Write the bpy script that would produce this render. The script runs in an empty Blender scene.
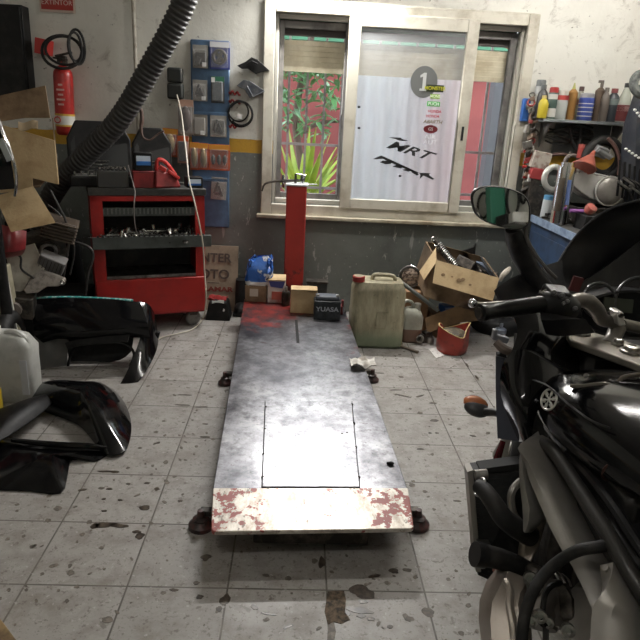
import bpy, bmesh, math, random
from mathutils import Vector as V, Matrix as MX, Euler, noise as NZ
random.seed(7)
sc = bpy.context.scene
COL = sc.collection
PI = math.pi
# ---------------- camera (solved from the floor tiles, 0.33 m each) ----------------
FPX, PITCH, YAW, ROLL, CAMH = 622.737, .319578, .0437043, .0509086, 1.5091
def _axes():
    cy, sy, cp, sp = math.cos(YAW), math.sin(YAW), math.cos(PITCH), math.sin(PITCH)
    F = V((sy*cp, cy*cp, -sp)); R0 = V((cy, -sy, 0)); U0 = R0.cross(F)
    c, s = math.cos(ROLL), math.sin(ROLL)
    return R0*c+U0*s, -R0*s+U0*c, F
CR, CU, CF = _axes()
CAM = V((0, 0, CAMH))
def ray(px, py): return CF + CR*((px-320)/FPX) - CU*((py-320)/FPX)
def P(px, py, Y): d = ray(px, py); return CAM + d*(Y/d.y)          # measured point at world depth Y
def G(px, py, z=0): d = ray(px, py); return CAM + d*((z-CAM.z)/d.z)  # at height z
def PX(px, py, X): d = ray(px, py); return CAM + d*(X/d.x)           # at side plane X
def LZ(y): return .135+(y-1.8)*.03                                   # lift top height
def L(px, py, dz=0):
    p = G(px, py, .17)
    for _ in range(6): p = G(px, py, LZ(p.y)+dz)
    return p
cam = bpy.data.objects.new('camera', bpy.data.cameras.new('camera')); COL.objects.link(cam)
m = MX.Identity(4)
for i, a in enumerate((CR, CU, -CF)):
    for j in range(3): m[j][i] = a[j]
m.translation = CAM
cam.matrix_world = m
cam.data.sensor_width = 36; cam.data.lens = FPX/640*36; cam.data.clip_start = .05
sc.camera = cam
# ---------------- mesh builder ----------------
class B:
    def __init__(s, m=None): s.bm = bmesh.new(); s.m = m or MX.Identity(4)
    def v(s, p): return s.bm.verts.new(s.m @ V(p))
    def f(s, vs):
        try: return s.bm.faces.new(vs)
        except ValueError: return None
    def hexa(s, p):
        v = [s.v(a) for a in p]
        for q in ((0,3,2,1),(4,5,6,7),(0,1,5,4),(1,2,6,5),(2,3,7,6),(3,0,4,7)): s.f([v[i] for i in q])
        return s
    def box(s, c, d, rot=(0,0,0), tx=1, ty=1):
        c = V(c); R = Euler(rot).to_matrix(); h = V(d)/2; ps = []
        for z in (-1, 1):
            kx, ky = (tx, ty) if z > 0 else (1, 1)
            for x, y in ((-1,-1),(1,-1),(1,1),(-1,1)): ps.append(c+R @ V((x*h.x*kx, y*h.y*ky, z*h.z)))
        return s.hexa(ps)
    def prism(s, pts, e):
        e = V(e); a = [s.v(p) for p in pts]; b = [s.v(V(p)+e) for p in pts]; n = len(a)
        s.f(a[::-1]); s.f(b)
        for i in range(n): s.f([a[i], a[(i+1) % n], b[(i+1) % n], b[i]])
        return s
    def loft(s, rings, caps=True, close=True):
        R = [[s.v(p) for p in r] for r in rings]; n = len(R[0])
        for i in range(len(R)-1):
            for j in range(n if close else n-1):
                s.f([R[i][j], R[i][(j+1) % n], R[i+1][(j+1) % n], R[i+1][j]])
        if caps and close: s.f(R[0][::-1]); s.f(R[-1])
        return s
    def tube(s, pts, r, n=8, sub=0, closed=False, sq=1):
        pts = [V(p) for p in pts]
        rs = list(r) if hasattr(r, '__len__') else [r]*len(pts)
        if sub and len(pts) > 2:
            q, qr, N = [], [], len(pts)
            for i in range(N if closed else N-1):
                if closed: a, b, c, d = pts[(i-1) % N], pts[i], pts[(i+1) % N], pts[(i+2) % N]
                else: a, b, c, d = pts[max(i-1, 0)], pts[i], pts[i+1], pts[min(i+2, N-1)]
                for k in range(sub):
                    t = k/sub
                    q.append(.5*((2*b)+(c-a)*t+(2*a-5*b+4*c-d)*t*t+(3*b-a-3*c+d)*t**3))
                    qr.append(rs[i]*(1-t)+rs[(i+1) % N]*t)
            if not closed: q.append(pts[-1]); qr.append(rs[-1])
            pts, rs = q, qr
        N = len(pts); rings = []; up = None
        for i in range(N):
            t = (pts[(i+1) % N]-pts[i-1]) if closed else (pts[min(i+1, N-1)]-pts[max(i-1, 0)])
            if t.length < 1e-9: t = V((0, 0, 1))
            t.normalize()
            if up is None: up = t.orthogonal().normalized()
            else:
                up = up-t*up.dot(t)
                up = up.normalized() if up.length > 1e-6 else t.orthogonal().normalized()
            w = t.cross(up)
            rings.append([pts[i]+(up*math.cos(2*PI*k/n)+w*math.sin(2*PI*k/n)*sq)*rs[i] for k in range(n)])
        if closed: rings.append(rings[0])
        return s.loft(rings, caps=not closed)
    def lathe(s, prof, c=(0,0,0), ax=(0,0,1), n=20, ex=1, ey=1, twist=0):
        q = V(ax).normalized().to_track_quat('Z', 'Y'); c = V(c)
        return s.loft([[c+q @ V((max(r, 1e-4)*ex*math.cos(2*PI*k/n+twist), max(r, 1e-4)*ey*math.sin(2*PI*k/n+twist), h)) for k in range(n)] for r, h in prof])
    def cyl(s, a, b, r, n=14, r2=None):
        a, b = V(a), V(b); return s.lathe([(r, 0), (r if r2 is None else r2, (b-a).length)], a, b-a, n)
    def ell(s, c, r, rot=(0,0,0), n=16, k=9):
        R = Euler(rot).to_matrix(); c = V(c)
        return s.loft([[c+R @ V((r[0]*math.cos(2*PI*j/n)*math.sin(t), r[1]*math.sin(2*PI*j/n)*math.sin(t), r[2]*math.cos(t))) for j in range(n)]
                for t in [PI*(.02+.96*i/(k-1)) for i in range(k)]][::-1])
    def torus(s, c, ax, R, r, n=24, m=8, a0=0, a1=2*PI, ey=1):
        q = V(ax).normalized().to_track_quat('Z', 'Y'); c = V(c); full = abs(a1-a0-2*PI) < 1e-6
        k = n if full else n+1
        return s.tube([c+q @ V((R*math.cos(a0+(a1-a0)*i/n), R*ey*math.sin(a0+(a1-a0)*i/n), 0)) for i in range(k)], r, m, closed=full)
    def sheet(s, grid, th, sub=0):
        # grid: rows of points -> thick curved panel
        g = [[V(p) for p in r] for r in grid]
        def cr(L_, sb):
            out = []; N = len(L_)
            for i in range(N-1):
                a, b, c, d = L_[max(i-1, 0)], L_[i], L_[i+1], L_[min(i+2, N-1)]
                for k in range(sb):
                    t = k/sb; out.append(.5*((2*b)+(c-a)*t+(2*a-5*b+4*c-d)*t*t+(3*b-a-3*c+d)*t**3))
            out.append(L_[-1]); return out
        if sub:
            g = [cr(r, sub) for r in g]
            g = [list(r) for r in zip(*[cr(list(c), sub) for c in zip(*g)])]
        H, W = len(g), len(g[0]); back = []
        for i in range(H):
            row = []
            for j in range(W):
                n = (g[min(i+1, H-1)][j]-g[max(i-1, 0)][j]).cross(g[i][min(j+1, W-1)]-g[i][max(j-1, 0)])
                n = n.normalized() if n.length > 1e-9 else V((0, 0, 1))
                row.append(g[i][j]+n*th)
            back.append(row)
        A = [[s.v(p) for p in r] for r in g]; C = [[s.v(p) for p in r] for r in back]
        for i in range(H-1):
            for j in range(W-1):
                s.f([A[i][j], A[i][j+1], A[i+1][j+1], A[i+1][j]]); s.f([C[i][j], C[i+1][j], C[i+1][j+1], C[i][j+1]])
        for i in range(H-1):
            for j in (0, W-1): s.f([A[i][j], A[i+1][j], C[i+1][j], C[i][j]])
        for j in range(W-1):
            for i in (0, H-1): s.f([A[i][j], A[i][j+1], C[i][j+1], C[i][j]])
        return s
WL = {}
def link(o, parent, w):
    COL.objects.link(o); WL[o.name] = V(w)
    if parent: o.parent = parent; o.location = V(w)-WL[parent.name]
    else: o.location = V(w)
def props(o, label=None, cat=None, group=None, kind=None):
    if label: o['label'] = label
    if cat: o['category'] = cat
    if group: o['group'] = group
    if kind: o['kind'] = kind
    return o
def O(name, b, mt, parent=None, label=None, cat=None, group=None, kind=None, bev=0, origin=True, flat=False, ang=38, sub=0, seg=2):
    bm = b.bm
    bmesh.ops.remove_doubles(bm, verts=bm.verts, dist=1e-6)
    bmesh.ops.recalc_face_normals(bm, faces=bm.faces)
    w = V((0, 0, 0))
    if origin and len(bm.verts):
        xs = [v.co for v in bm.verts]
        w = V(((min(p.x for p in xs)+max(p.x for p in xs))/2, (min(p.y for p in xs)+max(p.y for p in xs))/2, min(p.z for p in xs)))
        bmesh.ops.translate(bm, verts=bm.verts, vec=-w)
    if not flat:
        lim = math.radians(ang)
        for f in bm.faces: f.smooth = True
        for e in bm.edges:
            if len(e.link_faces) == 2 and e.calc_face_angle(0) > lim: e.smooth = False
    me = bpy.data.meshes.new(name); bm.to_mesh(me); bm.free(); me.materials.append(mt)
    o = bpy.data.objects.new(name, me); link(o, parent, w)
    if bev:
        md = o.modifiers.new('bevel', 'BEVEL'); md.width = bev; md.segments = seg; md.limit_method = 'ANGLE'; md.angle_limit = math.radians(35); md.harden_normals = False
    if sub:
        md = o.modifiers.new('subsurf', 'SUBSURF'); md.levels = sub; md.render_levels = sub
    return props(o, label, cat, group, kind)
def E(name, loc, label, cat, group=None, kind=None):
    o = bpy.data.objects.new(name, None); o.empty_display_size = .05
    link(o, None, loc); return props(o, label, cat, group, kind)
def copy_tree(o, parent=None, off=None):
    c = o.copy(); COL.objects.link(c)
    if parent: c.parent = parent
    if off is not None: c.location = o.location+V(off)
    for ch in list(o.children): copy_tree(ch, c)
    return c
def text(name, s, mt, loc, size, parent, rot=(PI/2, 0, 0), ext=.0008, shear=0, sx=1, label=None, bold=0, m4=None):
    cu = bpy.data.curves.new(name, 'FONT'); cu.body = s; cu.size = size; cu.align_x = 'CENTER'; cu.align_y = 'CENTER'
    cu.extrude = ext; cu.shear = shear; cu.offset = bold
    t = bpy.data.objects.new(name+'_c', cu); COL.objects.link(t)
    me = bpy.data.meshes.new_from_object(t.evaluated_get(bpy.context.evaluated_depsgraph_get())); me.name = name
    bpy.data.objects.remove(t); bpy.data.curves.remove(cu)
    me.materials.clear(); me.materials.append(mt)
    o = bpy.data.objects.new(name, me); link(o, parent, loc)
    if m4 is not None:
        me.transform(m4.to_3x3().to_4x4() @ MX.Diagonal((sx, 1, 1, 1)))
    else: me.transform(Euler(rot).to_matrix().to_4x4() @ MX.Diagonal((sx, 1, 1, 1)))
    if label: o['label'] = label
    return o
# ---------------- materials ----------------
def _mat(name):
    m = bpy.data.materials.new(name); m.use_nodes = True
    return m, m.node_tree.nodes, m.node_tree.links, m.node_tree.nodes['Principled BSDF']
_mc = {}
def M(name, c, r=.5, me=0, c2=None, sc_=8, lo=.45, hi=.65, bump=0, bs=40, rv=0, **k):
    """colour c, optionally dirtied towards c2 by a noise mask"""
    if name in _mc: return _mc[name]
    m, n, l, p = _mat(name)
    p.inputs['Base Color'].default_value = (*c, 1); p.inputs['Roughness'].default_value = r; p.inputs['Metallic'].default_value = me
    for a, b in k.items(): p.inputs[a.replace('_', ' ')].default_value = b
    tc = n.new('ShaderNodeTexCoord')
    if c2 is not None or rv:
        t = n.new('ShaderNodeTexNoise'); t.inputs['Scale'].default_value = sc_; t.inputs['Detail'].default_value = 5; t.inputs['Roughness'].default_value = .65
        l.new(tc.outputs['Object'], t.inputs['Vector'])
        mr = n.new('ShaderNodeMapRange'); mr.inputs[1].default_value = lo; mr.inputs[2].default_value = hi
        l.new(t.outputs['Fac'], mr.inputs[0])
        if c2 is not None:
            x = n.new('ShaderNodeMix'); x.data_type = 'RGBA'; x.inputs[6].default_value = (*c, 1); x.inputs[7].default_value = (*c2, 1)
            l.new(mr.outputs[0], x.inputs[0]); l.new(x.outputs[2], p.inputs['Base Color'])
        if rv:
            a = n.new('ShaderNodeMath'); a.operation = 'MULTIPLY_ADD'; a.inputs[1].default_value = rv; a.inputs[2].default_value = r
            l.new(mr.outputs[0], a.inputs[0]); l.new(a.outputs[0], p.inputs['Roughness'])
    if bump:
        t = n.new('ShaderNodeTexNoise'); t.inputs['Scale'].default_value = bs; t.inputs['Detail'].default_value = 4
        l.new(tc.outputs['Object'], t.inputs['Vector'])
        bp = n.new('ShaderNodeBump'); bp.inputs['Strength'].default_value = bump; bp.inputs['Distance'].default_value = .01
        l.new(t.outputs['Fac'], bp.inputs['Height']); l.new(bp.outputs[0], p.inputs['Normal'])
    _mc[name] = m
    return m
class N:
    """tiny node-graph helper on world position"""
    def __init__(s, name): s.m, s.n, s.l, s.p = _mat(name); s.pos = s.n.new('ShaderNodeNewGeometry').outputs['Position']
    def _in(s, sock, v):
        if hasattr(v, 'is_output'): s.l.new(v, sock)
        elif isinstance(v, tuple) and len(v) == 3 and sock.type == 'RGBA': sock.default_value = (*v, 1)
        else: sock.default_value = v
    def math(s, op, a, b=0., c=0.):
        x = s.n.new('ShaderNodeMath'); x.operation = op
        for i, q in enumerate((a, b, c)): s._in(x.inputs[i], q)
        return x.outputs[0]
    def noise(s, scale, detail=4, rough=.6, vec=None, dist=0):
        x = s.n.new('ShaderNodeTexNoise'); x.inputs['Scale'].default_value = scale; x.inputs['Detail'].default_value = detail
        x.inputs['Roughness'].default_value = rough; x.inputs['Distortion'].default_value = dist
        s.l.new(vec if vec is not None else s.pos, x.inputs['Vector']); return x.outputs['Fac']
    def ramp(s, v, a, b, c=0., d=1.):
        x = s.n.new('ShaderNodeMapRange')
        for i, q in enumerate((v, a, b, c, d)): s._in(x.inputs[i], q)
        return x.outputs[0]
    def mix(s, f, a, b, mode='MIX'):
        x = s.n.new('ShaderNodeMix'); x.data_type = 'RGBA'; x.blend_type = mode
        s._in(x.inputs[0], f); s._in(x.inputs[6], a); s._in(x.inputs[7], b); return x.outputs[2]
    def xyz(s):
        x = s.n.new('ShaderNodeSeparateXYZ'); s.l.new(s.pos, x.inputs[0]); return x.outputs
    def map(s, loc=(0,0,0), scale=(1,1,1), rot=(0,0,0)):
        x = s.n.new('ShaderNodeMapping'); x.inputs[1].default_value = loc; x.inputs[2].default_value = rot; x.inputs[3].default_value = scale
        s.l.new(s.pos, x.inputs[0]); return x.outputs[0]
    def bump(s, h, st=.3, d=.01):
        x = s.n.new('ShaderNodeBump'); x.inputs['Strength'].default_value = st; x.inputs['Distance'].default_value = d
        s.l.new(h, x.inputs['Height']); s.l.new(x.outputs[0], s.p.inputs['Normal'])
    def set(s, **k):
        for a, b in k.items(): s._in(s.p.inputs[a.replace('_', ' ')], b)
        return s.m
# shared materials
BLK = M('black_plastic', (.008,.008,.008), .5, c2=(.02,.019,.018), sc_=12, Specular_IOR_Level=.25)
BLKG = M('gloss_black', (.003,.003,.0035), .10, c2=(.010,.0095,.009), sc_=7, lo=.5, hi=.8, rv=.22, Specular_IOR_Level=.32, Coat_Weight=.12, Coat_Roughness=.04)
RUB = M('rubber', (.012,.012,.012), .6, c2=(.03,.027,.024), sc_=15, bump=.1, Specular_IOR_Level=.3)
CARD = M('cardboard', (.52,.385,.215), .8, c2=(.38,.26,.13), sc_=7, bump=.15, bs=60)
CARDD = M('brown_cardboard', (.23,.155,.09), .85, c2=(.12,.075,.04), sc_=6, bump=.15, bs=60)
STEEL = M('steel', (.45,.44,.42), .35, 1, c2=(.15,.13,.12), sc_=20)
CHROME = M('chrome', (.75,.75,.77), .12, 1)
ALU = M('cast_aluminium', (.42,.40,.37), .42, .85, c2=(.26,.24,.21), sc_=9, lo=.4, hi=.75, bump=.12, bs=90)
DKMET = M('dark_oily_metal', (.05,.045,.04), .45, .7, c2=(.14,.12,.1), sc_=18, bump=.2, bs=50)
WHT = M('white_plastic', (.65,.64,.6), .5, c2=(.45,.42,.36), sc_=9)
REDP = M('red_paint', (.32,.018,.012), .42, c2=(.16,.012,.01), sc_=6, lo=.5, hi=.8)
REDB = M('bright_red', (.45,.025,.02), .45)
INKW = M('white_ink', (.75,.75,.72), .6)
INKB = M('black_ink', (.02,.02,.02), .6)
BLUE = M('blue_plastic', (.03,.12,.4), .4)
# ================= room =================
XL, XR, YB, YF, ZC = -2.6, 2.95, 4.8, -2.6, 3.05
n = N('floor_tiles')
mp = n.map(loc=(-.1422, -1.6883, 0))
bk = n.n.new('ShaderNodeTexBrick'); bk.offset = 0; bk.squash = 1
bk.inputs['Scale'].default_value = 1; bk.inputs['Brick Width'].default_value = .33; bk.inputs['Row Height'].default_value = .33
bk.inputs['Mortar Size'].default_value = .0038; bk.inputs['Mortar Smooth'].default_value = .4; bk.inputs['Bias'].default_value = 0
bk.inputs['Color1'].default_value = (.31,.297,.28,1); bk.inputs['Color2'].default_value = (.345,.33,.312,1); bk.inputs['Mortar'].default_value = (.055,.046,.038,1)
n.l.new(mp, bk.inputs['Vector'])
c = bk.outputs['Color']
c = n.mix(n.ramp(n.noise(1.6, 6, .7), .4, .75, 0, .5), c, (.27,.25,.225))
c = n.mix(n.ramp(n.noise(9, 5, .7), .46, .68, 0, .7), c, (.18,.16,.138))
c = n.mix(n.ramp(n.noise(3.6, 6, .75, dist=.8), .54, .66, 0, .45), c, (.17,.15,.125))
c = n.mix(n.ramp(n.noise(42, 3, .7), .58, .66, 0, .7), c, (.12,.10,.085))
c = n.mix(n.ramp(n.noise(19, 5, .75, dist=.5), .60, .66, 0, .6), c, (.10,.085,.07))
c = n.mix(n.ramp(n.noise(120, 2, .5), .62, .7, 0, .5), c, (.12,.10,.09))
c = n.mix(n.ramp(n.noise(60, 3, .5), .64, .7, 0, .35), c, (.6,.59,.57))
n.bump(bk.outputs['Fac'], .25, -.004)
FLOORM = n.set(Base_Color=c, Roughness=n.ramp(n.noise(5, 4), .3, .7, .38, .62))
O('floor', B().box(((XL+XR)/2, (YB+YF)/2, -.05), (XR-XL+.4, YB-YF+.4, .1)), FLOORM, kind='structure', origin=False)

def wallmat(name, dirt=1.):
    n = N(name); x, y, z = n.xyz()
    zz = n.math('ADD', z, n.math('MULTIPLY', n.math('SUBTRACT', n.noise(14, 3), .5), .012))
    white = n.mix(n.ramp(n.noise(1.3, 6, .65), .42, .7, 0, .55*dirt), (.70,.69,.63), (.46,.435,.375))
    white = n.mix(n.ramp(n.noise(6, 6, .75, dist=.6), .56, .70, 0, .65*dirt), white, (.25,.22,.18))
    white = n.mix(n.ramp(n.noise(26, 3, .6), .68, .74, 0, .8*dirt), white, (.08,.07,.06))
    grey = n.mix(n.ramp(n.noise(2.2, 6, .7), .4, .7), (.165,.18,.165), (.105,.115,.105))
    grey = n.mix(n.ramp(n.noise(17, 4, .6, vec=n.map(scale=(1, 1, .35))), .655, .70, 0, .8), grey, (.5,.5,.46))
    grey = n.mix(n.ramp(n.noise(34, 3, .6), .665, .70, 0, .75), grey, (.42,.42,.38))
    grey = n.mix(n.ramp(n.noise(10, 4, .6, vec=n.map(loc=(3, 1, 7), scale=(1.6, 1, .22))), .64, .67, 0, .55), grey, (.45,.45,.41))
    grey = n.mix(n.ramp(n.noise(9, 5, .7), .62, .75, 0, .6), grey, (.05,.05,.045))
    yel = n.mix(n.ramp(n.noise(12, 5, .7), .5, .75, 0, .6), (.52,.30,.03), (.28,.17,.04))
    c = n.mix(n.math('GREATER_THAN', zz, 1.207), grey, yel)
    c = n.mix(n.math('GREATER_THAN', zz, 1.303), c, white)
    n.bump(n.noise(35, 5), .25, .008)
    return n.set(Base_Color=c, Roughness=n.ramp(n.noise(8, 3), .3, .7, .5, .75))
WALLM = wallmat('painted_wall')
# window opening
def wp(px, py): return P(px, py, YB)
WX0, WX1, WZ0, WZ1 = -.205, 1.575, .845, 2.165
T_ = .2
b = B()
for x0, x1, z0, z1 in ((XL-.2, WX0, 0, ZC), (WX1, XR+.2, 0, ZC), (WX0, WX1, 0, WZ0), (WX0, WX1, WZ1, ZC)):
    b.box(((x0+x1)/2, YB+T_/2, (z0+z1)/2), (x1-x0, T_, z1-z0))
O('wall_back', b, WALLM, kind='structure', origin=False)
O('wall_left', B().box((XL-.1, (YB+YF)/2, ZC/2), (.2, YB-YF, ZC)), WALLM, kind='structure', origin=False)
O('wall_right', B().box((XR+.1, (YB+YF)/2, ZC/2), (.2, YB-YF, ZC)), WALLM, kind='structure', origin=False)
O('wall_front', B().box(((XL+XR)/2, YF-.1, ZC/2), (XR-XL+.4, .2, ZC)), WALLM, kind='structure', origin=False)
O('ceiling', B().box(((XL+XR)/2, (YB+YF)/2+.1, ZC+.1), (XR-XL+.4, YB-YF+.4, .2)), M('ceiling_paint', (.55,.53,.49), .8, c2=(.4,.38,.34), sc_=2), kind='structure', origin=False)
# ---- window ----
CREAM = M('cream_frame', (.62,.59,.50), .45, c2=(.40,.36,.28), sc_=6, lo=.48, hi=.72)
CREAMD = M('grimy_sill', (.50,.46,.36), .6, c2=(.25,.20,.13), sc_=5, lo=.4, hi=.7)
GREYAL = M('grey_aluminium', (.20,.19,.18), .5, .3, c2=(.1,.095,.09), sc_=7)
win = E('window_1', ((WX0+WX1)/2, YB, WZ0), 'sliding window in a cream frame in the back wall', None, kind='structure')
def frame(b, x0, x1, z0, z1, y0, y1, w, wb=None, wt=None):
    wb = wb or w; wt = wt or w
    b.box(((x0+w/2), (y0+y1)/2, (z0+z1)/2), (w, y1-y0, z1-z0)); b.box((x1-w/2, (y0+y1)/2, (z0+z1)/2), (w, y1-y0, z1-z0))
    b.box(((x0+x1)/2, (y0+y1)/2, z0+wb/2), (x1-x0-2*w, y1-y0, wb)); b.box(((x0+x1)/2, (y0+y1)/2, z1-wt/2), (x1-x0-2*w, y1-y0, wt))
    return b
O('window_frame', frame(B(), -.285, 1.65, .745, 2.245, YB-.028, YB+.03, .078, .10, .08), CREAM, win, bev=.006)
O('window_sill', B().box((.68, YB-.03, .752), (1.99, .07, .028)), CREAMD, win, bev=.006)
O('inner_frame', frame(B(), -.207, 1.572, .845, 2.165, YB+.03, YB+.085, .026, .035, .03), M('pale_track', (.5,.48,.42), .5), win, bev=.003)
# fixed back sashes (grey) left and right, behind the sliding one
b = frame(B(), -.18, .33, .88, 2.13, YB+.09, YB+.12, .035, .04, .05); frame(b, 1.17, 1.545, .88, 2.13, YB+.09, YB+.12, .05, .04, .05)
O('rear_sash', b, GREYAL, win, bev=.003)
SX0, SX1, SZ0, SZ1 = .31, 1.225, .835, 2.185
sash = O('sliding_sash', frame(B(), SX0, SX1, SZ0, SZ1, YB-.045, YB-.012, .082, .075, .085), CREAM, win, bev=.005)
m_, n_, l_, p_ = _mat('hazy_glass')
p_.inputs['Base Color'].default_value = (.75,.77,.78,1); p_.inputs['Roughness'].default_value = .12; p_.inputs['Alpha'].default_value = .17
PANE = m_
O('glass_pane', B().box(((SX0+SX1)/2, YB-.028, (SZ0+SZ1)/2), (SX1-SX0-.15, .006, SZ1-SZ0-.14)), PANE, sash)
O('sash_latch', B().box((SX1-.04, YB-.049, 1.42), (.016, .012, .10)), BLK, sash, bev=.002)
# stickers on the pane
YS = YB-.0335
def sp(px, py): p = P(px, py, YS); return p
def disc(b, c, rx, rz, y, d=.0008, n=24, rot=0):
    pts = [V((c.x+rx*math.cos(a)*math.cos(rot)-rz*math.sin(a)*math.sin(rot), y, c.z+rx*math.cos(a)*math.sin(rot)+rz*math.sin(a)*math.cos(rot))) for a in [2*PI*i/n for i in range(n)]]
    return b.prism(pts, (0, -d, 0))
st = sp(424, 82)
O('round_sticker', disc(B(), st, .098, .108, YS), M('sticker_grey', (.13,.135,.13), .5), sash)
STR = (PI/2, .0, 0)
O('numeral', B().prism([V((st.x+a, YS-.0018, st.z+b_)) for a, b_ in ((-.028,-.06),(.032,-.06),(.032,-.045),(.014,-.045),(.014,.062),(-.004,.062),(-.03,.044),(-.03,.028),(-.010,.036),(-.010,-.045),(-.028,-.045))], (0, -.001, 0)), M('sticker_pale', (.5,.51,.5), .5), sash)
for (px, py, s, w, h, bg, fg, sz) in (
    (435, 88.5, 'MONSTER', .125, .048, (.02,.03,.01), (.5,.5,.03), .034), (435, 96.5, 'MONS', .07, .03, (.25,.45,.05), (.8,.9,.6), .026),
    (433.5, 104, 'PUCH', .095, .034, (.10,.42,.10), (.8,.9,.8), .03), (434.5, 111.5, 'HONDA', .085, .02, (.8,.8,.8), (.4,.02,.04), .026),
    (432.5, 116.3, 'HONDA', .10, .02, (.8,.8,.8), (.4,.02,.04), .026), (432.5, 122, 'ABARTH', .15, .032, (.55,.5,.4), (.16,.12,.05), .036)):
    c = sp(px, py)
    if bg[0] < .5: O('sticker', B().box((c.x, YS-.0022, c.z), (w, .0016, h)), M('st%d' % px+s+str(py), bg, .5), sash)
    text('sticker_lettering', s, M('ink%s%s' % (s, py), fg, .5), (c.x, YS-.0045, c.z), sz, sash, sx=1.0, bold=.0006, shear=.25 if s == 'ABARTH' else 0)
c = sp(430.5, 129.2)
O('oval_sticker', disc(B(), c, .053, .029, YS-.001), M('maroon', (.13,.01,.015), .4), sash)
text('sticker_lettering', 'GS', INKW, (c.x, YS-.005, c.z), .03, sash)
for py, s in ((137, 'AIR'), (142.5, 'AUT')):
    c = sp(430, py); text('sticker_lettering', s, M('faint_white', (.7,.7,.7), .5), (c.x, YS-.002, c.z), .045, sash, sx=1.2)
# slanted race decal, then its mirrored reflection painted as black slashes
def decal(polys, nm):
    b = B()
    for q in polys: b.prism([sp(360+x*90/640, 120+y*90/640) for x, y in q], (0, -.0012, 0))
    O(nm, b, INKB, sash)
decal([[(200,122),(290,125),(300,135),(345,148),(300,150),(265,143),(255,136)]], 'decal_mark')
c = sp(407.5, 150)
text('decal_lettering', 'MRT', INKB, (c.x, YS-.0015, c.z), .088, sash, rot=(PI/2, math.radians(13), 0), shear=.5, sx=1.9, bold=.0016)
decal([[(90,278),(150,252),(175,262),(420,375),(400,380),(250,318),(160,275),(115,280)]], 'decal_stripe')
decal([[(140,300),(165,288),(235,292),(220,312),(180,315)], [(230,332),(260,318),(320,330),(290,345)],
       [(300,355),(340,345),(375,355),(345,368)], [(350,345),(420,385),(405,396),(370,375)], [(420,375),(500,378),(490,390),(530,420),(515,425),(450,395),(425,420),(430,390)]], 'decal_stripe')
for px, py in ((359, 107), (359, 128), (400, 176)):
    c = sp(px, py); O('black_dot', disc(B(), c, .011, .008, YS), INKB, sash)
# shutter above, at both open sides
SLAT = M('cream_slat', (.72,.66,.50), .55, c2=(.55,.48,.33), sc_=5)
b = B()
zs0, zs1 = P(315, 44, YB+.165).z, P(315, 70, YB+.165).z
for i in range(6): b.box((.68, YB+.165, zs0-(zs0-zs1)*i/5), (1.76, .014, (zs0-zs1)/5+.003), rot=(.12, 0, 0))
O('roller_shutter', b, SLAT, win, bev=.003)
O('shutter_box', B().box((.68, YB+.16, P(315, 33, YB+.16).z), (1.77, .05, .05)).box((.68, YB+.16, P(315, 13, YB+.16).z), (1.77, .05, .09)), M('dark_brown', (.05,.04,.035), .6), win)
# security grille outside
YG = 5.2
gr = B()
BARM = M('grille_paint', (.33,.30,.30), .5, c2=(.2,.17,.16), sc_=9)
xs = [P(px, 120, YG).x for px in (288, 306, 323.5, 340.5, 357, 375, 393, 411, 429, 447, 465, 483.5, 501)]
for x in xs: O('grille_bar', B().box((x, YG, 1.5), (.018, .018, 1.6)), BARM, win)
b = B()
for z in (.93, 1.27): b.box((.7, YG, z), (1.95, .014, .02))
O('grille_rail', b, BARM, win)
# ================= outside =================
O('ground', B().box((1, 8.2, -.1), (16, 6.4, .1)), M('patio', (.45,.42,.38), .9, c2=(.3,.28,.25), sc_=2), kind='structure', origin=False)
n = N('pink_render'); c = n.mix(n.ramp(n.noise(1.5, 5), .4, .7), (.22,.055,.05), (.17,.04,.038))
PINK = n.set(Base_Color=c, Roughness=.9)
nb = E('neighbour_house', (1.2, 8.1, 0), 'pink rendered neighbouring house seen through the window', 'building')
O('facade', B().box((1.2, 8.2, 1.15), (9, .3, 2.3)), PINK, nb)
O('white_upper_storey', B().box((1.2, 8.22, 3.1), (9, .3, 1.6)), M('white_render', (.75,.73,.7), .9), nb, label='white upper wall')
O('green_fascia', B().box((.68, YB+.19, P(315, 23, YB+.19).z), (1.77, .01, .10)), M('green_fascia', (.06,.22,.13), .6, c2=(.03,.09,.06), sc_=6), win)
O('roof_eave', B().box((1.2, 8.0, 2.33), (9, .5, .06)), M('green_eave', (.05,.16,.09), .7), nb)
O('gate_post', B().box((1.86, 6.2, .95), (.16, .16, 1.9)), M('grey_post', (.12,.12,.13), .6), label='dark grey post outside the right end of the window', cat='post')
O('broom_handle', B().cyl(P(474, 30, 5.02), P(514, 50, 5.04), .014), M('bamboo', (.38,.25,.12), .6), label='bamboo cane leaning across the window opening on the right', cat='cane')
O('canopy', B().box((1.0, 6.3, 3.1), (6, .9, .05), rot=(-.1, 0, 0)), M('green_canopy', (.04,.22,.12), .6), label='green awning outside above the window', cat='awning')
# white sheet hanging outside behind the closed pane
rows = []
for i in range(2):
    z = 1.80 if i == 0 else .72
    rows.append([V((.315+k*.0105, 5.06+.012*math.sin(k*.75)+.008*math.sin(k*.31+1), z)) for k in range(86)])
n = N('white_sheet'); x, y, z = n.xyz()
c = n.mix(n.ramp(x, .7, 1.15, 0, .7), (.86,.88,.92), (.90,.76,.78))
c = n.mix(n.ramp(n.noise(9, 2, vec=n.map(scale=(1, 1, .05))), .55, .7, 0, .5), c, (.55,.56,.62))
tl = n.n.new('ShaderNodeBsdfTranslucent'); n.l.new(c, tl.inputs[0]); mx = n.n.new('ShaderNodeMixShader'); mx.inputs[0].default_value = .6
n.l.new(n.p.outputs[0], mx.inputs[1]); n.l.new(tl.outputs[0], mx.inputs[2]); n.l.new(mx.outputs[0], n.n['Material Output'].inputs[0])
O('white_sheet', B().sheet(rows, .002), n.set(Base_Color=c, Roughness=.8), label='white sheet hanging in folds outside behind the closed window pane', cat='sheet')
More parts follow.
